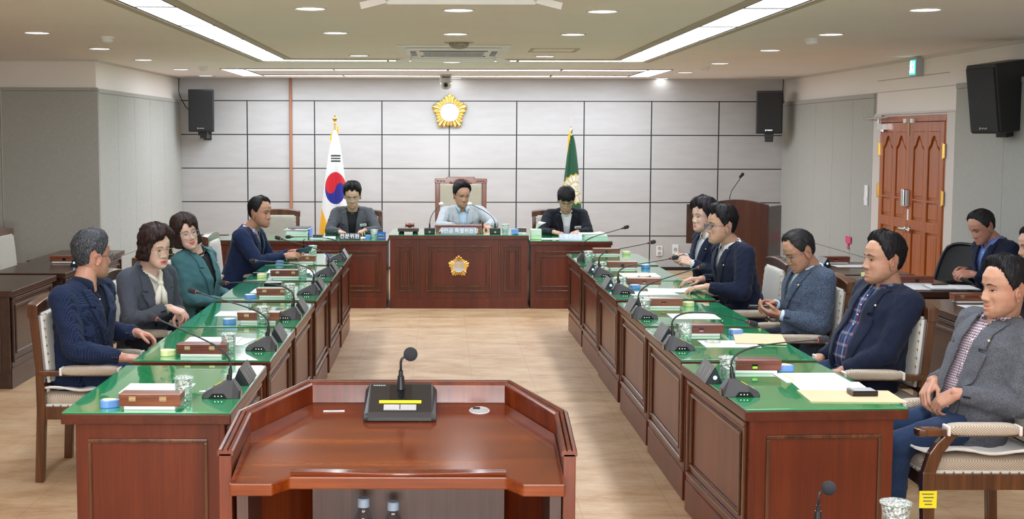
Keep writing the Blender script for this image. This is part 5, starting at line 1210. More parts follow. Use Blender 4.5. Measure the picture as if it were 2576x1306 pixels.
def hair_mesh(sp, seed):
    """shell following the skull, ridged into strands; returns (verts, faces) in head space"""
    kind = sp['hair']; rs = np.random.RandomState(seed)
    NZ, NA = 150, 260
    long_ = kind in ('bob', 'curlbob'); zlo = (-.105 if kind == 'bob' else -.092) if long_ else -.085
    t = np.linspace(0, 1, NZ + 1); z = zlo + (.120 - zlo) * np.sin(t * math.pi / 2)
    a = np.linspace(0, 2 * math.pi, NA, endpoint=False); Z, A = np.meshgrid(z, a, indexing='ij')
    zh = np.maximum(Z, -.012) if long_ else Z
    x, y = head_pt(zh, A)
    ph = np.degrees(np.arccos(np.cos(A)))       # 0 front .. 180 back
    cx = np.zeros_like(x); nx = x; ny = (y + .008) ; nz = (zh - .0) * .75; L = np.sqrt(nx ** 2 + ny ** 2 + nz ** 2) + 1e-6; nx, ny, nz = nx / L, ny / L, nz / L
    hl = {'short': ([0, 25, 45, 58, 70, 84, 92, 100, 112, 125, 180], [.088, .088, .080, .064, .034, -.004, .002, .030, .020, -.040, -.062]),
          'reced': ([0, 18, 38, 55, 68, 82, 92, 100, 112, 125, 180], [.086, .092, .098, .072, .040, .0, .004, .030, .020, -.040, -.062]),
          'fringe': ([0, 25, 45, 58, 70, 84, 92, 100, 112, 125, 180], [.036, .034, .038, .040, .020, -.006, .000, .030, .020, -.040, -.060]),
          'sweep': ([0, 25, 45, 58, 70, 84, 92, 100, 112, 125, 180], [.074, .078, .070, .056, .028, -.006, .002, .030, .020, -.040, -.062]),
          'poof': ([0, 25, 45, 58, 70, 84, 92, 100, 112, 125, 180], [.070, .068, .058, .040, .018, -.020, -.014, .018, .008, -.050, -.072]),
          'bob': ([0, 20, 40, 52, 60, 70, 80, 92, 120, 180], [.058, .050, .036, .010, -.060, -.10, -.11, -.11, -.11, -.11]),
          'curlbob': ([0, 20, 40, 52, 62, 72, 80, 92, 120, 180], [.082, .072, .054, .034, .004, -.036, -.058, -.072, -.085, -.085])}[kind]
    sgn = np.sign(np.sin(A)); part = sp.get('part', 0)
    zl = np.interp(ph, *hl) + part * .012 * sgn * np.exp(-(ph / 40) ** 2)
    top = np.clip((Z - .03) / .07, 0, 1); fr = np.clip(1 - ph / 75, 0, 1)
    vol = sp.get('vol', 1.)
    if kind in ('short', 'reced'): T = .0085 + .013 * top * vol + .007 * fr * top * vol
    elif kind == 'fringe': T = .012 + .016 * top * vol + .006 * fr
    elif kind == 'sweep': T = .010 + .020 * top * vol + .012 * fr * top
    elif kind == 'poof': T = .018 + .026 * top * vol + .010 * fr
    elif kind == 'bob': T = .016 + .016 * top * vol + .016 * np.clip((-.0 - Z) / .06, 0, 1) * np.clip((ph - 50) / 30, 0, 1)
    else: T = .022 + .018 * top * vol + .014 * np.clip((.02 - Z) / .05, 0, 1)
    if kind in ('short', 'reced', 'sweep', 'fringe'): T = T * np.where(Z < .02, np.clip(.45 + (Z + .07) / .16, .3, 1), 1)
    s1, s2 = rs.uniform(0, 6, 2)
    wv = 9 * Z / .12 + 2.2 * np.sin(A * 2 + s1)
    lock = np.sin(A * 11 + wv * (1.2 if long_ else .8) + s2) * .5 + np.sin(A * 19 - wv * .7 + s1) * .35
    st = sum(np.sin(A * f + wv * g + p) * w_ for f, g, p, w_ in zip((37, 61, 89), (1.3, -.8, 1.9), rs.uniform(0, 6, 3), (.5, .4, .35)))
    curl = sp.get('curl', 0.)
    T = T + lock * (.0019 + .004 * curl) + st * .0014 + curl * .004 * np.sin(Z * 160 + 2.4 * np.sin(A * 5 + s2)) + rs.normal(0, .00035, T.shape)
    jag = .0022 * np.sin(A * 31 + s1) + .0022 * np.sin(A * 73 + s2) + (.007 * np.sin(A * 9 + s1) * (ph < 60) if kind in ('fringe', 'sweep', 'poof', 'bob') else 0)
    e = (Z - (zl + jag)) / ((.016 + .018 * np.clip(1 - ph / 60, 0, 1)) if not long_ else .022); m = np.clip(e, 0, 1); m = m * m * (3 - 2 * m)
    T = T * (m ** .8) - .010 * (1 - m) ** 2 * 1.0 - .002 * (m < .02)
    if long_: T = T - .07 * np.clip((zlo + .030 - Z) / .03, 0, 1) ** 2
    x2, y2, z2 = (x + nx * T) * sp.get('wide', 1.), y + ny * T, Z + nz * T * (Z > -.02)
    vs = np.stack([x2, y2, z2], -1).reshape(-1, 3)
    fs = [(i * NA + j, i * NA + (j + 1) % NA, (i + 1) * NA + (j + 1) % NA, (i + 1) * NA + j) for i in range(NZ) for j in range(NA)]
    fs.append(tuple(range(NA))[::-1])
    mb = MB().add(vs.tolist(), fs)
    # loose strands
    P = np.stack([x2, y2, z2], -1); ok = np.argwhere((m > .55) & (Z < .115)); pick = ok[rs.choice(len(ok), sp.get('strands', 1900))]
    for i, j in pick:
        p = V(P[i, j]); i2 = max(0, i - int(rs.randint(9, 20))); jj = (j + int(rs.randint(-6, 7))) % NA; im = (i + i2) // 2
        if m[i2, jj] < .05: i2 = im
        nrm = V((nx[i, j], ny[i, j], nz[i, j])); q1 = V(P[im, (j + jj) // 2 if abs(j - jj) < 20 else j]) + nrm * rs.uniform(.001, .005); q2 = V(P[i2, jj]) + nrm * rs.uniform(.0, .005 + .004 * curl)
        sd = (q2 - p).cross(nrm); 
        if sd.length < 1e-5: continue
        sd = sd.normalized() * .0007
        mb.add([p - sd, p + sd, q1 + sd, q1 - sd, q2], [(0, 1, 2, 3), (3, 2, 4)])
    return mb

def torso_mb(sp, fr, L, g=0., zlo=-.26, zhi=1.0):
    """lofted trunk in torso frame; g shrinks (+) the surface"""
    b = sp.get('build', 1.); be = sp.get('belly', 0.); fem = sp.get('fem', 0)
    T_ = [(-.30, .175, .115, .01), (-.1, .185, .125, .01), (.08, .175 + be * .5, .120 + be, be * .5), (.30, .168 + be * .4, .118 + be * .9, .005 + be * .5), (.52, .175, .122 + .01 * fem, .01 + .012 * fem), (.72, .186, .120, .005), (.84, .186, .105, -.005), (.92, .150, .088, -.012), (.975, .100, .074, -.016), (1.01, .076, .064, -.016)]
    n = 40; vs = []
    rows = [r for r in T_ if zlo <= r[0] <= zhi + .02]
    for t, a, c, o in rows:
        a = (a * b - g); c = c * (.6 + .4 * b) - g
        for j in range(n):
            th = 2 * math.pi * j / n; sx, sy = math.cos(th), math.sin(th)
            vs.append(fr @ V((math.copysign(abs(sx) ** .82, sx) * a, o + math.copysign(abs(sy) ** .88, sy) * c, t * L)))
    k = len(rows)
    fs = [(i * n + j, i * n + (j + 1) % n, (i + 1) * n + (j + 1) % n, (i + 1) * n + j) for i in range(k - 1) for j in range(n)] + [tuple(range(n))[::-1], tuple((k - 1) * n + j for j in range(n))]
    return MB().add(vs, fs)

def patch(bv, fr, rows, off, depth=.5):
    """rows: lists of (x,z) in torso frame; cast back onto the garment surface"""
    vs = []; f = (fr.to_3x3() @ V((0, 1, 0))).normalized(); fi = fr.inverted()
    nr, nc = len(rows), len(rows[0]); last = None
    for r in rows:
        if vs: last = (fi @ V(vs[-nc])).y - off
        for x, z in r:
            o = fr @ V((x, depth, z)); h = bv.ray_cast(o, -f, 1.2)
            ly = fi @ h[0] if h[0] is not None else None; y = ly.y if ly is not None else None
            if y is None or y > .235 or (last is not None and abs(y - last) > .028): y = last if last is not None else .12
            last = y; vs.append(fr @ V((x, y, z)) + f * off)
    fs = [(i * nc + j, i * nc + j + 1, (i + 1) * nc + j + 1, (i + 1) * nc + j) for i in range(nr - 1) for j in range(nc - 1)]
    return MB().add(vs, fs)

def person(idx, sp):
    P, N, H = V(sp['P']), V(sp['N']), V(sp['H'])
    H.z -= .028; N.z += .012
    t = thing('person', sp['label'], 'person', (P.x, P.y, 0)); org = V((P.x, P.y, 0))
    P, N, H = P - org, N - org, H - org; WR, WL = V(sp['WR']) - org, V(sp['WL']) - org
    hs = sp.get('hs', 1.06); b = sp.get('build', 1.); near = sp.get('near', 1)
    vx = .0032 * near
    cf = V((math.cos(R(sp['chest'])), math.sin(R(sp['chest'])), 0)); fr = frame(P, cf, N - P)
    up = (N - P).normalized(); fr = Matrix((cf.cross(up).normalized(), up.cross(cf.cross(up)).normalized(), up)).transposed().to_4x4(); fr.translation = P
    L = (N - P).length
    hy, hp, hr = R(sp['face']), R(sp.get('pitch', 0)), R(sp.get('roll', 0))
    hf = V((math.cos(hy) * math.cos(hp), math.sin(hy) * math.cos(hp), math.sin(hp))); hm = frame(H, hf, (0, 0, 1)) @ Matrix.Rotation(hr, 4, 'Y') @ Matrix.Scale(hs, 4)
    tl = lambda x, y, z: fr @ V((x, y, z))
    SR, SL = tl(.178 * b, -.01, .865 * L), tl(-.178 * b, -.01, .865 * L)
    r3 = fr.to_3x3(); rt = r3 @ V((1, 0, 0)); fw = r3 @ V((0, 1, 0))
    pr = sp.get('poleR', (0, 0, -1)); pl_ = sp.get('poleL', (0, 0, -1))
    ER = ik(SR, WR, .285, .255, V(pr) * 1. + rt * .45 - fw * .35); EL = ik(SL, WL, .285, .255, V(pl_) * 1. - rt * .45 - fw * .35)
    sk = sp['skin']
    # ---- body: head + neck + hands, one mesh
    hb = build_head(sp, vx); HV = [hm @ V(v) for v in hb.v]; mb = MB(); mb.v = [tuple(v) for v in HV]; mb.f = list(hb.f); mb.m = list(hb.m)
    nb = hm @ V((0, -.022, -.055)); mb.cap(nb, N.lerp(H, .12) - fw * .005, .049 * hs, .056 * hs, 20); mb.cap(N.lerp(H, .2) - fw * .0, N - up * .05, .056, .070, 20)
    bm_ = remesh(mb, vx, 1 if near < 2 else 0, 'body')
    inv = hm.inverted(); vv = getv(bm_); one = np.c_[vv, np.ones(len(vv))] @ np.array(inv).T
    lx, ly, lz = one[:, 0], one[:, 1], one[:, 2]; zc = -.070 + sp.get('smile', 0) * 13.0 * lx * lx
    lip = np.exp(-(lx / .023) ** 4 - ((lz - zc) / .0105) ** 4) * (ly > .06); tint = lip * sp.get('lip', .30) + .07 * np.exp(-((np.abs(lx) - .045) / .02) ** 2 - ((lz + .03) / .02) ** 2) * (ly > .02) + .14 * np.exp(-((np.abs(lx) - .076) / .012) ** 2) * (np.abs(lz + .01) < .04)
    stub = sp.get('stub', .12) * np.clip((-.045 - lz) / .02, 0, 1) * (ly > .0) * (1 - lip)
    arms = MB()
    for right, W, E_, hd in ((True, WR, ER, sp['handR']), (False, WL, EL, sp['handL'])):
        fo = W.lerp(E_, .30); hand_mb(arms, W, hd['d'], hd['n'], right, hd.get('curl', (25, 35, 20)), hd.get('thumb', (.5, .2)), hd.get('spread', 1.), sp.get('hand', 1.) * 1.0, fo, hd.get('idx'))
    am = remesh(arms, .0036 if near < 2 else .005, 1, 'hands')
    core = torso_mb(sp, fr, L, .045, -.31, .95); cm = core.mesh()
    allv = []; allf = []; n0 = 0; nt_ = len(vv)
    for m_ in (bm_, am, cm):
        a_ = getv(m_); allv.append(a_); allf += [tuple(i + n0 for i in f) for f in faces_of(m_)]; n0 += len(a_)
    me = bpy.data.meshes.new('body'); me.from_pydata(np.concatenate(allv).tolist(), [], allf); me.update()
    pad = n0 - nt_
    for nm_, arr in (('tint', np.r_[tint, np.full(pad, .06)]), ('stubble', np.r_[stub, np.zeros(pad)])):
        at = me.attributes.new(nm_, 'FLOAT', 'POINT'); at.data.foreach_set('value', np.clip(arr, 0, 1).astype(np.float32))
    obj('body', me, sk, t, smooth=True)
    hbv = BVHTree.FromPolygons([V(v) for v in HV], hb.f)
    # ---- face parts, cast on the head surface
    def fpt(x, z, off=.001):
        o = hm @ V((x, .25, z)); d = (hm.to_3x3() @ V((0, -1, 0))).normalized(); h = hbv.ray_cast(o, d, .6)
        if h[0] is None: return hm @ V((x, .08, z))
        return h[0] - d * off * hs
    op = sp.get('eye', .6)
    for s in (-1, 1):
        c0 = s * .0315; nE = 18; zz0 = -.0015; W2 = .0148
        def up_(u): return zz0 + .0072 * op * (1 - abs(u) ** 2.2) + .0012 * u * 1
        def lo_(u): return zz0 - .0040 * op * (1 - abs(u) ** 2.0) + .0012 * u * 1
        vs = []; K = 5
        for i in range(nE + 1):
            u = -1 + 2 * i / nE
            for k in range(K): q = k / (K - 1); vs.append(fpt(c0 + s * u * W2, lo_(u) + (up_(u) - lo_(u)) * q, .0012 + .0012 * (1 - u * u)))
        fs = [(i * K + k, (i + 1) * K + k, (i + 1) * K + k + 1, i * K + k + 1) for i in range(nE) for k in range(K - 1)]
        eo = MB().add(vs, fs).obj('eye', 'eye_white', t, smooth=True)
        gx = sp.get('gaze', 0) * .006; vs = []; rI = .0062
        for i in range(13):
            u = -1 + 2 * i / 12; xx = c0 + gx + u * rI; uu = max(-1, min(1, (xx - c0) / W2 * s)); hh = rI * math.sqrt(max(0, 1 - u * u)); zc_ = zz0 + .0012
            z0_, z1_ = max(zc_ - hh, lo_(uu)), min(zc_ + hh, up_(uu))
            if z1_ < z0_: z1_ = z0_
            for k in range(4): vs.append(fpt(xx, z0_ + (z1_ - z0_) * k / 3, .0030))
        MB().add(vs, [(i * 4 + k, i * 4 + 4 + k, i * 4 + 5 + k, i * 4 + 1 + k) for i in range(12) for k in range(3)]).obj('iris', 'iris', eo)
        vs = []
        for i in range(nE + 1):
            u = -1.08 + 2.16 * i / nE; zt_ = up_(max(-1, min(1, u))); th = .0016 + .0008 * (1 - u * u)
            vs += [fpt(c0 + s * u * W2, zt_ - .0004, .0034), fpt(c0 + s * u * W2, zt_ + th, .0030)]
        MB().add(vs, [(i * 2, i * 2 + 2, i * 2 + 3, i * 2 + 1) for i in range(nE)]).obj('eyelid_line', 'lash', eo)
        vs = []; bz = .021 + sp.get('brow', 0) * .003; th = .0062 * (1 - .45 * sp.get('fem', 0))
        for i in range(15):
            u = i / 14; xx = s * (.0125 + .0375 * u); zz = bz + .0055 * math.sin(math.pi * min(1, u * 1.15) * .85) - .005 * u * u; h_ = th * (1 - .75 * u ** 2) * (.75 + .25 * min(1, u * 6))
            for k in range(3): vs.append(fpt(xx, zz - h_ / 2 + h_ * k / 2, .0012 + .0012 * (k == 1)))
        MB().add(vs, [(i * 3 + k, i * 3 + 3 + k, i * 3 + 4 + k, i * 3 + 1 + k) for i in range(14) for k in range(2)]).obj('eyebrow', sp.get('browmat', 'lash'), t, smooth=True)
    if sp.get('lipcol'):
        pass
    if sp.get('open', 0) > .3:
        vs = []; zc_ = -.0695
        for i in range(13):
            u = -1 + 2 * i / 12; xx = u * .017; zz = zc_ + sp.get('smile', 0) * 13 * xx * xx; h_ = .0045 * (1 - u * u)
            vs += [fpt(xx, zz - h_ * .4, .0030), fpt(xx, zz + h_ * .7, .0030)]
        MB().add(vs, [(i * 2, i * 2 + 2, i * 2 + 3, i * 2 + 1) for i in range(12)]).obj('teeth', 'ceramic', t, smooth=True)
    # ---- hair
    if sp.get('hair'):
        hm_ = hair_mesh(sp, idx * 7 + 1); hm_.v = [tuple(hm @ V(v)) for v in hm_.v]
        o = hm_.obj('hair', sp['hairmat'], t, smooth=True)
    # ---- glasses
    if sp.get('glasses'):
        gm, gr, lens, shp = sp['glasses']; mb = MB(); ln = MB()
        for s in (-1, 1):
            pts = []
            for i in range(29):
                a = 2 * math.pi * i / 28; ca, sa = math.cos(a), math.sin(a); x_ = s * .034 + .0245 * math.copysign(abs(ca) ** shp, ca); z_ = -.004 + .0190 * math.copysign(abs(sa) ** shp, sa)
                pts.append(hm @ V((x_, .104 - 1.6 * x_ * x_ * 2.0, z_)))
            mb.tube(pts, gr * hs, 6, cap=False)
            c_ = sum(pts[:-1], V()) / 28; ln.add([c_] + pts[:-1], [(0, i + 1, (i + 1) % 28 + 1) for i in range(28)])
            mb.tube([hm @ V((s * .0585, .094, .004)), hm @ V((s * .072, .080, .005)), hm @ V((s * .0795, .02, .004)), hm @ V((s * .080, -.012, .002)), hm @ V((s * .078, -.022, -.016))], gr * .9 * hs, 6)
            mb.tube([hm @ V((s * .011, .1025, -.008)), hm @ V((s * .009, .094, -.012))], .001, 5)
        mb.tube([hm @ V((-.0105, .1045, .003)), hm @ V((0, .1065, .006)), hm @ V((.0105, .1045, .003))], gr * hs, 6)
        g = mb.obj('glasses', gm, t, smooth=True); ln.obj('lens', lens, g)
    # ---- shirt
    sm = remesh(torso_mb(sp, fr, L, .012 - sp.get('belly_shirt', 0), -.2, 1.0), .010, 4, 'shirt'); shirt = obj('shirt', sm, sp['shirt'], t, smooth=True)
    sbv = bvh_of(sm)
    nc, nd = sp.get('collar', 'shirt'), (H - N).normalized()
    cfm = frame(N - up * .012, fw, (nd * .55 + up * .45))
    if nc == 'shirt':
        vs = []; n = 33
        for i in range(n):
            q = -1 + 2 * i / (n - 1); a = math.pi / 2 + math.pi * (q * .90 + 1)       # opening at the front
            fx, fy = math.cos(a), math.sin(a); op_ = abs(q) ** 5
            for rr_, zz in ((.066, .034 - .014 * op_), (.071, .040 - .016 * op_), (.078 + .010 * op_, .022 - .022 * op_), (.088 + .014 * op_, .002 - .034 * op_)):
                vs.append(cfm @ V((rr_ * fx, rr_ * fy * .93 - .004, zz)))
        o = MB().add(vs, [(i * 4 + k, i * 4 + 4 + k, i * 4 + 5 + k, i * 4 + 1 + k) for i in range(n - 1) for k in range(3)]).obj('collar', sp['shirt'], shirt, smooth=True); so = o.modifiers.new('s', 'SOLIDIFY'); so.thickness = .003; so.offset = 0
        rows = [[(x, L * z) for x in (-.011, 0, .011)] for z in np.linspace(.35, .90, 16)]
        o = patch(sbv, fr, rows, .002).obj('placket', sp['shirt'], shirt, smooth=True); so = o.modifiers.new('s', 'SOLIDIFY'); so.thickness = .003
        for z in (.48, .60, .72, .84):
            h = sbv.ray_cast(fr @ V((0, .5, L * z)), -fw, 1.)
            if h[0] is not None: MB().ell(h[0] + fw * .007, (.0045, .0045, .0045), n=8).obj('button', 'ceramic', shirt)
    elif nc == 'crew':
        mb = MB(); mb.tube([cfm @ V((.069 * math.cos(a), .066 * math.sin(a) + .004, -.004 - .014 * math.sin(a))) for a in [2 * math.pi * i / 28 for i in range(29)]], .007, 8, cap=False); mb.obj('neckline', sp['shirt'], shirt, smooth=True)
    elif nc == 'bow':
        mb = MB(); 
        for s in (-1, 1):
            mb.tube([tl(s * .065, .01, L * .99), tl(s * .045, .07, L * .95), tl(s * .01, .115, L * .88)], [.012, .013, .012], 10)
            mb.tube([tl(0, .135, L * .85), tl(s * .022, .145, L * .72), tl(s * .030, .150, L * .55)], [.010, .020, .024], 10)
        mb.ell(tl(0, .130, L * .86), (.02, .02, .02), n=10)
        o = mb.obj('neck_bow', sp['shirt'], shirt, smooth=True)
    # ---- jacket
    J = torso_mb(sp, fr, L, -.010, -.32, .99)
    ar = sp.get('arm', 1.)
    for Sx, Ex, Wx, s in ((SR, ER, WR, 1), (SL, EL, WL, -1)):
        J.cap(tl(s * .06 * b, -.012, L * .925), Sx + up * .006, .058, .066 * ar, 16); J.cap(Sx, Sx.lerp(Ex, .5), .070 * ar, .062 * ar, 16); J.cap(Sx.lerp(Ex, .5), Ex, .062 * ar, .055 * ar, 16)
        cu = Ex.lerp(Wx, .93); J.cap(Ex, Ex.lerp(Wx, .5), .055 * ar, .049 * ar, 16)
        J.tube([Ex.lerp(Wx, .45), Ex.lerp(Wx, .7), cu], [.049 * ar, .045, .043], 18)
        mb = MB(); mb.tube([Ex.lerp(Wx, .85), Ex.lerp(Wx, 1.0)], [.036, .035], 18); 
        if sp.get('cuff'): mb.obj('shirt_cuff', sp['cuff'], shirt, smooth=True)
    jm = remesh(J, .0105, 5, 'jacket')
    v = getv(jm); nn = getn(jm); rs = np.random.RandomState(idx + 40)
    disp = np.zeros(len(v))
    for k in range(7):
        kd = rs.normal(size=3); kd /= np.linalg.norm(kd); kd[2] = kd[2] * .8 + .5 * (k % 2); fq = rs.uniform(28, 60); wq = rs.normal(size=3) * 11
        ph_ = v @ kd * fq + 1.6 * np.sin(v @ wq + k); disp += (1 - np.abs(np.sin(ph_))) ** 2 * .0028 * sp.get('wrinkle', 1.)
    for Ex, Sx, Wx in ((ER, SR, WR), (EL, SL, WL)):      # folds around the elbows and along the sleeve
        e = np.array(Ex); dd = np.linalg.norm(v - e, axis=1); ax_ = np.array((V(Wx) - V(Sx)).normalized())
        ring = np.abs(np.sin((v @ ax_) * 110 + 2 * np.sin(v[:, 2] * 40 + v[:, 0] * 30))); disp += (1 - ring) ** 1.5 * .0070 * np.exp(-(dd / .11) ** 2)
    disp -= disp.mean()
    v = v + nn * disp[:, None]; setv(jm, v)
    jbv0 = bvh_of(jm)
    # opening: remove front faces inside the V
    vz = sp.get('vee', [(.40, .004), (.62, .035), (.80, .062), (.97, .080)]); zs = np.array([q[0] for q in vz]) * L; ws = np.array([q[1] for q in vz])
    loc = np.c_[v, np.ones(len(v))] @ np.array(fr.inverted()).T
    inside = (loc[:, 1] > .012) & (loc[:, 2] > zs[0]) & (loc[:, 2] < 1.10 * L) & (np.abs(loc[:, 0]) < np.interp(loc[:, 2], zs, ws)) 
    bmm = bmesh.new(); bmm.from_mesh(jm); bmm.verts.ensure_lookup_table(); kill = [f for f in bmm.faces if all(inside[q.index] for q in f.verts)]; bmesh.ops.delete(bmm, geom=kill, context='FACES'); bmm.to_mesh(jm); bmm.free()
    jk = obj('jacket', jm, sp['jacket'], t, smooth=True); so = jk.modifiers.new('s', 'SOLIDIFY'); so.thickness = .004
    # lapels and collar
    for s in (-1, 1):
        rows = []; lw = sp.get('lapel', .066)
        for i in range(34):
            q = i / 33; z = zs[0] + (.965 * L - zs[0]) * q; w0 = max(-.004, float(np.interp(z, zs, ws)) - .016)
            if q < .64: wd = .022 + lw * (q / .64) ** .75; dz = .012 * (q / .64) ** 3
            elif q < .70: wd = .45 * lw + .016; dz = 0
            else: wd = .016 + lw * (.95 - .42 * (q - .70) / .30); dz = -.012 * (1 - (q - .70) / .3)
            rows.append([(s * (w0 + wd * k / 5), z + dz * (k / 5) ** 2) for k in range(6)])
        o = patch(jbv0, fr, rows, .009).obj('lapel', sp['jacket'], jk, smooth=True); so = o.modifiers.new('s', 'SOLIDIFY'); so.thickness = .006; so.offset = 0
    vs = []; n = 29      # collar stand round the back of the neck
    for i in range(n):
        q = -1 + 2 * i / (n - 1); a = math.pi / 2 + math.pi * (q * .76 + 1); fx, fy = math.cos(a), math.sin(a); e_ = abs(q) ** 3
        for rr_, zz in ((.082, -.012), (.080, .020 - .022 * e_), (.084, .024 - .024 * e_), (.096 + .006 * e_, -.004 - .020 * e_), (.108 + .008 * e_, -.022 - .018 * e_)): vs.append(cfm @ V((rr_ * fx, rr_ * fy - .008, zz)))
    o = MB().add(vs, [(i * 5 + k, i * 5 + 5 + k, i * 5 + 6 + k, i * 5 + 1 + k) for i in range(n - 1) for k in range(4)]).obj('collar', sp['jacket'], jk, smooth=True); so = o.modifiers.new('s', 'SOLIDIFY'); so.thickness = .004; so.offset = 0
    def on_jacket(x, z, off=.004): 
        h = jbv0.ray_cast(fr @ V((x, .5, z)), -fw, 1.2); return (h[0] + fw * off, h[1]) if h[0] is not None else (fr @ V((x, .13, z)), fw)
    p, _ = on_jacket(.004, zs[0] - .02, .003); MB().ell(p, (.009, .009, .009), n=10).obj('button', 'black_gloss', jk)
    for Ex, Wx in ((ER, WR), (EL, WL)):
        for k in range(3):
            q = Ex.lerp(Wx, .88 - .045 * k); ax_ = (Wx - Ex).normalized(); side = ax_.cross(V((0, 0, 1))).normalized(); side = side if side.y < 0 else -side
            MB().ell(q + side * .044, (.006, .006, .006), n=8).obj('button', 'black_gloss', jk)
    if sp.get('pin'):
        p, _ = on_jacket(-.105 * b if sp['pin'] > 0 else .105, .76 * L, .011); mb = MB()
        for k in range(5): mb.ell(p + r3 @ V((.0045 * math.cos(R(90 + 72 * k)), 0, .0045 * math.sin(R(90 + 72 * k)))), (.0032, .0032, .0032), n=8)
        o = mb.obj('lapel_pin', 'gold', jk); MB().ell(p + fw * .004, (.0032, .0032, .0032), n=8).obj('pin_centre', 'ceramic', o)
    if sp.get('badge'):
        p, nrm = on_jacket(-.128, .70 * L, .022); q = (r3 @ Matrix.Rotation(R(6), 3, 'Y')); mb = MB(); mb.box(p, (.075, .004, .030), 0, q); o = mb.obj('name_badge', 'ceramic', jk, bevel=.001)
        MB().box(p + fw * .0025, (.05, .001, .006), 0, q).obj('badge_print', 'ink', o)
    if sp.get('pen'):
        MB().cap(*[on_jacket(-.095, (.66 + d_) * L, .008)[0] for d_ in (0, .08)], .004, .004, 8).obj('pocket_pen', 'blue_plastic', jk)
    # ---- trousers and shoes
    hp_ = V((math.cos(R(sp.get('legs', sp['chest']))), math.sin(R(sp.get('legs', sp['chest']))), 0)); sr = hp_.cross(V((0, 0, 1))); T = MB(); sh = MB()
    kl = sp.get('thigh', .40)
    for s in (-1, 1):
        h0 = V((P.x, P.y, P.z - .01)) + sr * s * .085; kn = h0 + hp_ * kl + sr * s * sp.get('knee', .06); kn.z = .50; an = kn + hp_ * .02; an.z = .09
        T.cap(h0, kn, .088, .066, 16); T.cap(kn, an, .064, .046, 16)
        superell(sh, an + hp_ * .07 - V((0, 0, .052)), (.135, .045, .038), .6, .6, 0, Matrix.Rotation(math.atan2(hp_.y, hp_.x), 3, 'Z'))
    T.ell((P.x, P.y, P.z - .0), (.165, .14, .11), 0, Matrix.Rotation(math.atan2(hp_.y, hp_.x) - math.pi / 2, 3, 'Z'))
    tm = remesh(T, .014, 4, 'trousers'); v = getv(tm); nn = getn(tm); d_ = sum((1 - np.abs(np.sin(v @ (rs.normal(size=3) * 26) + k))) ** 2 * .004 for k in range(4)); setv(tm, v + nn * (d_ - d_.mean())[:, None])
    obj('trousers', tm, sp.get('pants', 'trousers_dark'), t, smooth=True); sh.obj('shoes', 'black_gloss', t, smooth=True)
    return dict(t=t, ER=ER, EL=EL, WR=WR, WL=WL, org=org, hm=hm, fr=fr, shirt=shirt)

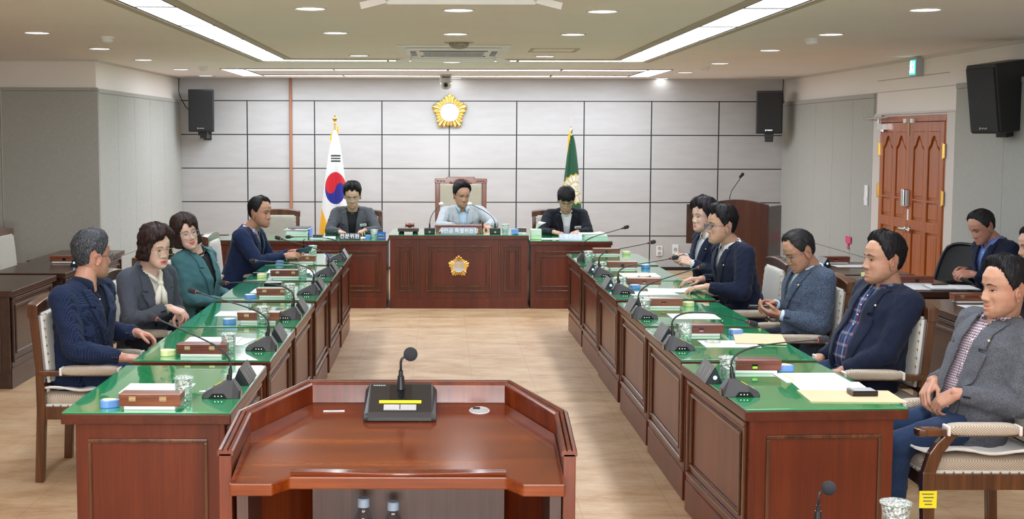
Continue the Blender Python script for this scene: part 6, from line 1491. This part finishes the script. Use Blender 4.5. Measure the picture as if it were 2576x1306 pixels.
D_ = dict
relax = D_(d=(1, 0, -.3), n=(0, 0, -1), curl=(30, 40, 25))
PEOPLE = [
 D_(label='grey-haired man in blue checked jacket turned away, nearest in the left row', P=(-1.99, 7.16, .56), N=(-1.955, 7.14, 1.03), H=(-1.925, 7.19, 1.215), chest=-18, face=42, pitch=-2, near=1,
    WR=(-1.70, 6.93, .665), WL=(-1.72, 7.36, .735), handR=D_(d=(.9, .45, -.15), n=(0, .3, -1), curl=(28, 30, 20)), handL=D_(d=(1, -.25, -.25), n=(-.2, -.5, -1), curl=(40, 35, 20), idx=(25, 30, 20), thumb=(.45, .3)),
    hair='short', hairmat='hair_grey', vol=1.1, skin='skin_ruddy', jacket='jacket_check', shirt='shirt_ink', build=1.08, arm=1.1, vee=[(.38, .006), (.62, .03), (.82, .06), (.97, .080)], glasses=('frame_metal', .0014, 'lens', .8), stub=.25, jaw=1.06, pants='denim', legs=0, hs=1.08, poleR=(-.5, -.2, -1), browmat='hair_grey'),
 D_(label='woman with curled dark brown hair, gold-rimmed glasses and grey jacket', P=(-1.93, 8.38, .56), N=(-1.865, 8.30, 1.00), H=(-1.80, 8.22, 1.165), chest=-40, face=-40, pitch=-4, near=1,
    WR=(-1.70, 8.13, .775), WL=(-1.665, 8.26, .735), handR=D_(d=(1, .15, -.35), n=(0, .2, -1), curl=(35, 35, 25)), handL=D_(d=(.5, -.8, -.5), n=(0, 0, -1), curl=(45, 50, 30)),
    hair='curlbob', hairmat='hair_brown', curl=1.0, vol=1.2, part=-1.5, skin='skin_fair', jacket='jacket_grey', shirt='blouse_cream', collar='bow', fem=1, lip=1.0, stub=0, build=.90, arm=.92, vee=[(.30, .008), (.55, .045), (.80, .062), (.97, .076)], glasses=('frame_gold', .0016, 'lens', .72), eye=.7, hs=1.03, jaw=.98, pin=0, legs=-20, poleR=(-.3, -.4, -1), browmat='hair_brown'),
 D_(label='smiling woman with brown bob and teal jacket, leaning back in her chair', P=(-1.76, 9.50, .56), N=(-1.80, 9.50, 1.01), H=(-1.845, 9.42, 1.175), chest=-30, face=-58, pitch=2, roll=13, near=1.2,
    WR=(-1.56, 9.33, .655), WL=(-1.55, 9.60, .655), handR=D_(d=(1, .3, -.1), n=(0, 0, -1)), handL=D_(d=(1, -.2, -.1), n=(0, 0, -1)),
    hair='bob', hairmat='hair_softbrown', curl=.25, vol=1.1, part=1.2, skin='skin_fair', jacket='jacket_teal', shirt='tee_black', collar='crew', fem=1, lip=.95, stub=0, smile=.8, open=.6, build=.90, arm=.90, vee=[(.20, .010), (.50, .032), (.80, .055), (.97, .078)], glasses=('frame_silver', .0010, 'lens', .72), eye=.55, hs=1.03, lapel=.055, pin=1, legs=-10, browmat='hair_softbrown', pants='trousers_dark'),
 D_(label='man in navy jacket leaning over the farthest left desk with a blue phone', P=(-1.83, 11.68, .58), N=(-1.70, 11.65, 1.01), H=(-1.61, 11.60, 1.195), chest=-12, face=-26, pitch=-2, near=1.4,
    WR=(-1.37, 11.47, .795), WL=(-1.36, 11.78, .80), handR=D_(d=(1, .25, .12), n=(.1, .5, -.6), curl=(30, 40, 25)), handL=D_(d=(1, -.3, .1), n=(0, -.5, -.6), curl=(30, 40, 25)),
    hair='reced', hairmat='hair_black', vol=1.0, skin='skin_tan', jacket='jacket_navy', shirt='shirt_checks', build=1.06, arm=1.1, vee=[(.45, .006), (.65, .03), (.82, .055), (.97, .078)], stub=.2, eye=.6, hs=1.09, legs=0, poleR=(-.2, -.3, -1)),
 D_(label='clerk in grey jacket and black shirt behind the black sign', P=(-1.035, 15.25, .54), N=(-1.03, 15.10, 1.005), H=(-1.025, 14.99, 1.195), chest=-90, face=-90, pitch=-20, near=1.5,
    WR=(-1.14, 14.72, .770), WL=(-.875, 14.72, .785), handR=D_(d=(.35, -1, -.05), n=(0, 0, -1), curl=(18, 25, 15)), handL=D_(d=(-.3, -1, .1), n=(.3, 0, -1), curl=(28, 30, 20)),
    hair='sweep', hairmat='hair_black', vol=1.25, skin='skin_mid', jacket='jacket_mid', shirt='tee_black', collar='crew', build=1.05, vee=[(.10, .030), (.50, .052), (.80, .066), (.97, .084)], glasses=('frame_silver', .0013, 'lens', .6), eye=.25, hs=1.14, badge=1, stub=.12, curl=.3, thigh=.36, poleR=(-.7, 0, -1), poleL=(.7, 0, -1)),
 D_(label='chairman in light grey jacket on the tall carved chair', P=(.25, 15.33, .54), N=(.24, 15.20, 1.015), H=(.222, 15.10, 1.20), chest=-90, face=-66, pitch=-14, near=1.5,
    WR=(.14, 14.80, .835), WL=(.50, 14.78, .835), handR=D_(d=(1, -.25, -.1), n=(0, 0, -1), curl=(15, 20, 15)), handL=D_(d=(.45, -1, -.25), n=(0, 0, -1), curl=(32, 35, 20)),
    hair='short', hairmat='hair_black', vol=1.5, skin='skin_ruddy', jacket='jacket_light', shirt='shirt_pale', build=1.12, arm=1.1, vee=[(.12, .022), (.45, .040), (.80, .058), (.97, .078)], eye=.25, hs=1.14, stub=.15, jaw=1.08, pen=1, thigh=.36, poleR=(-1.0, 0, -.8), poleL=(1.0, 0, -.8)),
 D_(label='young clerk in black jacket and white shirt writing behind the silver sign', P=(1.44, 15.33, .54), N=(1.43, 15.13, .985), H=(1.415, 14.98, 1.15), chest=-90, face=-92, pitch=-33, near=1.5,
    WR=(1.27, 14.76, .770), WL=(1.52, 14.76, .770), handR=D_(d=(.7, -.7, -.1), n=(.2, 0, -1), curl=(40, 45, 30), idx=(30, 35, 20)), handL=D_(d=(-.55, -1, -.05), n=(0, 0, -1), curl=(20, 25, 15)),
    hair='fringe', hairmat='hair_black', vol=1.15, skin='skin_mid', jacket='jacket_black', shirt='tee_white', collar='crew', build=1.08, vee=[(.08, .030), (.45, .045), (.80, .058), (.97, .080)], glasses=('frame_silver', .0010, 'lens', .9), eye=.2, hs=1.12, badge=1, stub=.05, thigh=.36, poleR=(-.7, 0, -1), poleL=(.7, 0, -1)),
 D_(label='woman with short dark permed hair in navy jacket holding her glasses', P=(2.22, 10.72, .60), N=(2.195, 10.70, 1.05), H=(2.135, 10.70, 1.225), chest=205, face=207, pitch=0, near=1.3,
    WR=(2.02, 10.88, .845), WL=(2.02, 10.56, .825), handR=D_(d=(-.9, -.35, .15), n=(.2, -.6, -.6), curl=(50, 55, 30)), handL=D_(d=(-.8, .3, .35), n=(-.2, .7, -.4), curl=(50, 55, 30)),
    hair='poof', hairmat='hair_purple', curl=.35, vol=1.0, skin='skin_fair', jacket='jacket_dark', shirt='shirt_white', fem=.8, lip=.6, stub=0, smile=.3, build=.92, arm=.95, vee=[(.25, .008), (.50, .03), (.80, .055), (.97, .076)], eye=.5, hs=1.06, pin=1, cuff='shirt_pale', legs=185, poleL=(.5, -.3, -1), poleR=(.5, .3, -1)),
 D_(label='man with round blue-grey glasses and navy jacket leaning over the fourth right desk', P=(2.20, 9.52, .60), N=(2.095, 9.50, 1.06), H=(2.015, 9.45, 1.235), chest=193, face=192, pitch=0, near=1.1,
    WR=(1.93, 9.72, .790), WL=(1.88, 9.27, .785), handR=D_(d=(-1, -.15, .05), n=(0, 0, -1), curl=(20, 25, 15)), handL=D_(d=(-1, .25, -.12), n=(0, .1, -1), curl=(18, 22, 15), thumb=(.6, .1)),
    hair='sweep', hairmat='hair_black', vol=1.1, skin='skin_mid', jacket='jacket_dark', shirt='shirt_white', build=1.08, arm=1.12, vee=[(.40, .006), (.62, .03), (.82, .055), (.97, .080)], glasses=('frame_blue', .0018, 'lens_tint', .95), eye=.55, hs=1.10, pin=1, stub=.15, open=.25, curl=.3, legs=182, poleL=(.8, -.2, -1), poleR=(.6, .2, -1)),
 D_(label='man in blue-grey melange jacket looking down at his phone', P=(2.31, 8.30, .58), N=(2.345, 8.30, 1.01), H=(2.255, 8.25, 1.155), chest=190, face=192, pitch=-26, near=1,
    WR=(2.155, 8.44, .765), WL=(2.125, 8.16, .735), handR=D_(d=(-.9, -.4, .15), n=(-.1, -.5, -.5), curl=(25, 40, 25), idx=(15, 20, 10)), handL=D_(d=(-1, .15, .12), n=(.1, .4, .9), curl=(30, 35, 25), thumb=(.4, .5)),
    hair='reced', hairmat='hair_dark_grey', vol=.7, skin='skin_tan', jacket='jacket_melange', shirt='shirt_pale', build=1.04, arm=1.08, vee=[(.38, .008), (.60, .035), (.82, .058), (.97, .080)], glasses=('frame_blue', .0016, 'lens', .9), eye=.2, hs=1.06, pin=1, stub=.15, cuff='shirt_pale', legs=182, poleL=(.7, -.2, -1), poleR=(.5, .2, -1)),
 D_(label='man with black hair, plaid shirt and navy jacket, second in the right row', P=(2.33, 7.10, .58), N=(2.435, 7.10, 1.03), H=(2.385, 7.06, 1.215), chest=193, face=187, pitch=2, near=1,
    WR=(2.13, 7.32, .60), WL=(2.13, 6.92, .60), handR=D_(d=(-1, -.2, -.15), n=(0, 0, -1)), handL=D_(d=(-1, .3, -.2), n=(0, 0, -1)),
    hair='short', hairmat='hair_black', vol=1.35, skin='skin_tan', jacket='jacket_dark', shirt='shirt_plaid', build=1.16, belly=.035, belly_shirt=.012, arm=1.15, vee=[(-.05, .085), (.35, .085), (.60, .062), (.80, .060), (.97, .078)], eye=.5, hs=1.12, pin=1, stub=.15, open=.35, jaw=1.08, legs=182, pants='denim', poleL=(.5, -.3, -1), poleR=(.3, .3, -1), lapel=.072),
 D_(label='smiling man in grey blazer over checked shirt with clasped hands, nearest at right', P=(2.39, 5.85, .58), N=(2.525, 5.85, 1.03), H=(2.50, 5.79, 1.205), chest=195, face=190, pitch=-1, near=1,
    WR=(2.245, 5.93, .735), WL=(2.265, 5.70, .725), handR=D_(d=(-.55, -.45, -.55), n=(.3, -.3, -.9), curl=(35, 40, 25)), handL=D_(d=(-.65, .45, -.50), n=(.5, .4, -.8), curl=(30, 38, 25), thumb=(.4, .3)),
    hair='short', hairmat='hair_black', vol=1.25, skin='skin_tan', jacket='jacket_char', shirt='shirt_gingham', build=1.08, belly=.012, arm=1.10, vee=[(-.02, .060), (.35, .060), (.60, .055), (.82, .058), (.97, .080)], eye=.45, hs=1.10, pin=1, stub=.12, smile=.7, open=.3, legs=184, pants='denim', poleL=(.5, -.3, -1), poleR=(.3, .3, -1), lapel=.072),
 D_(label='man in navy jacket and blue shirt by the right wall, looking down', P=(4.24, 9.90, .60), N=(4.175, 9.90, 1.055), H=(4.075, 9.88, 1.20), chest=192, face=197, pitch=-26, near=1.3,
    WR=(4.02, 10.02, .83), WL=(3.98, 9.78, .825), handR=D_(d=(-1, -.3, .1), n=(0, -.4, -.6), curl=(40, 45, 30)), handL=D_(d=(-1, .3, .05), n=(0, .5, -.6), curl=(40, 45, 30)),
    hair='short', hairmat='hair_dark_grey', vol=.6, skin='skin_ruddy', jacket='jacket_dark', shirt='shirt_blue', build=1.04, vee=[(.30, .010), (.55, .035), (.82, .058), (.97, .080)], eye=.2, hs=1.04, stub=.15, legs=182, poleL=(.7, -.2, -1), poleR=(.5, .2, -1)),
 D_(label='person in dark jacket almost wholly cut off by the right picture edge', P=(4.07, 8.78, .56), N=(4.03, 8.78, 1.0), H=(3.965, 8.77, 1.145), chest=185, face=185, pitch=-6, near=2,
    WR=(3.78, 8.92, .78), WL=(3.78, 8.66, .78), handR=D_(d=(-1, -.2, 0), n=(0, 0, -1)), handL=D_(d=(-1, .2, 0), n=(0, 0, -1)),
    hair='short', hairmat='hair_black', skin='skin_mid', jacket='jacket_dark', shirt='shirt_white', hs=1.04, legs=182),
]
HB = {}
for i_, sp_ in enumerate(PEOPLE): HB[i_] = person(i_, sp_)
# held things
phone((-1.225, 11.585, .835), 0, 'blue phone held by the man at the farthest left desk', 'phone_blue', (.075, .15, .009), rot=(R(10), R(-35), R(-70)))
phone((2.015, 8.235, .775), 0, 'black phone held by the man in the melange jacket', 'phone_black', (.075, .15, .010), rot=(R(0), R(12), R(80)))
def loose_glasses(loc, rz, lab):
    t = thing('eyeglasses', lab, 'glasses', loc, rz); mb = MB(); ln = MB()
    for s in (-1, 1):
        pts = [V((s * .034 + .023 * math.cos(a), 0, .018 * math.sin(a))) for a in [2 * math.pi * i / 20 for i in range(21)]]; mb.tube(pts, .0014, 6, cap=False)
        ln.add([(s * .034, 0, 0)] + pts[:-1], [(0, i + 1, (i + 1) % 20 + 1) for i in range(20)])
    mb.tube([(-.011, 0, .004), (.011, 0, .004)], .0014, 6); mb.tube([(.058, 0, .005), (.065, .06, .02), (.06, .12, .0)], .0014, 6); mb.tube([(-.058, 0, .005), (-.055, .06, .012), (-.05, .12, -.01)], .0014, 6)
    mb.obj('frame', 'frame_silver', t); ln.obj('lens', 'lens', t)
loose_glasses((1.93, 10.72, .86), R(60), 'thin-rimmed eyeglasses held in the hands of the woman with permed hair')
t = thing('pen', 'black pen held by the writing clerk', 'pen', (1.335, 14.70, .785)); MB().cap((0, 0, -.02), (-.045, .05, .09), .003, .0045, 8).obj('barrel', 'black_gloss', t)
def watch(W, E_, org, lab, band, face_m):
    t = thing('wristwatch', lab, 'watch', tuple(org + W.lerp(E_, .10))); ax = (W - E_).normalized(); rot = V((0, 0, 1)).rotation_difference(ax).to_matrix()
    MB().lathe([(.031, -.011), (.034, -.009), (.034, .009), (.031, .011)], n=28, rot=rot).obj('band', band, t, smooth=True)
    s = V((0, -.5, 1)); s = (s - ax * s.dot(ax)).normalized(); MB().lathe([(.0, .006), (.015, .006), (.017, .003), (.017, -.003)], tuple(s * .033), 20, 0, V((0, 0, 1)).rotation_difference(s).to_matrix()).obj('dial', face_m, t)
mat('watch_green', (.10, .28, .12), .35)
watch(HB[1]['WR'], HB[1]['ER'], HB[1]['org'], 'green wristwatch on the wrist of the woman in the grey jacket', 'watch_green', 'frame_silver')
watch(HB[7]['WL'], HB[7]['EL'], HB[7]['org'], 'black wristwatch on the wrist of the woman with permed hair', 'black_plastic', 'black_gloss')
def ring(i, side, lab):
    h = HB[i]; W = h['W' + side] + h['org']; d = V(PEOPLE[i]['hand' + side]['d']).normalized()
    t = thing('finger_ring', lab, 'ring', tuple(W + d * .105)); MB().lathe([(.0092, -.002), (.0108, -.002), (.0108, .002), (.0092, .002)], n=20, rot=V((0, 0, 1)).rotation_difference(d).to_matrix()).obj('band', 'gold', t)
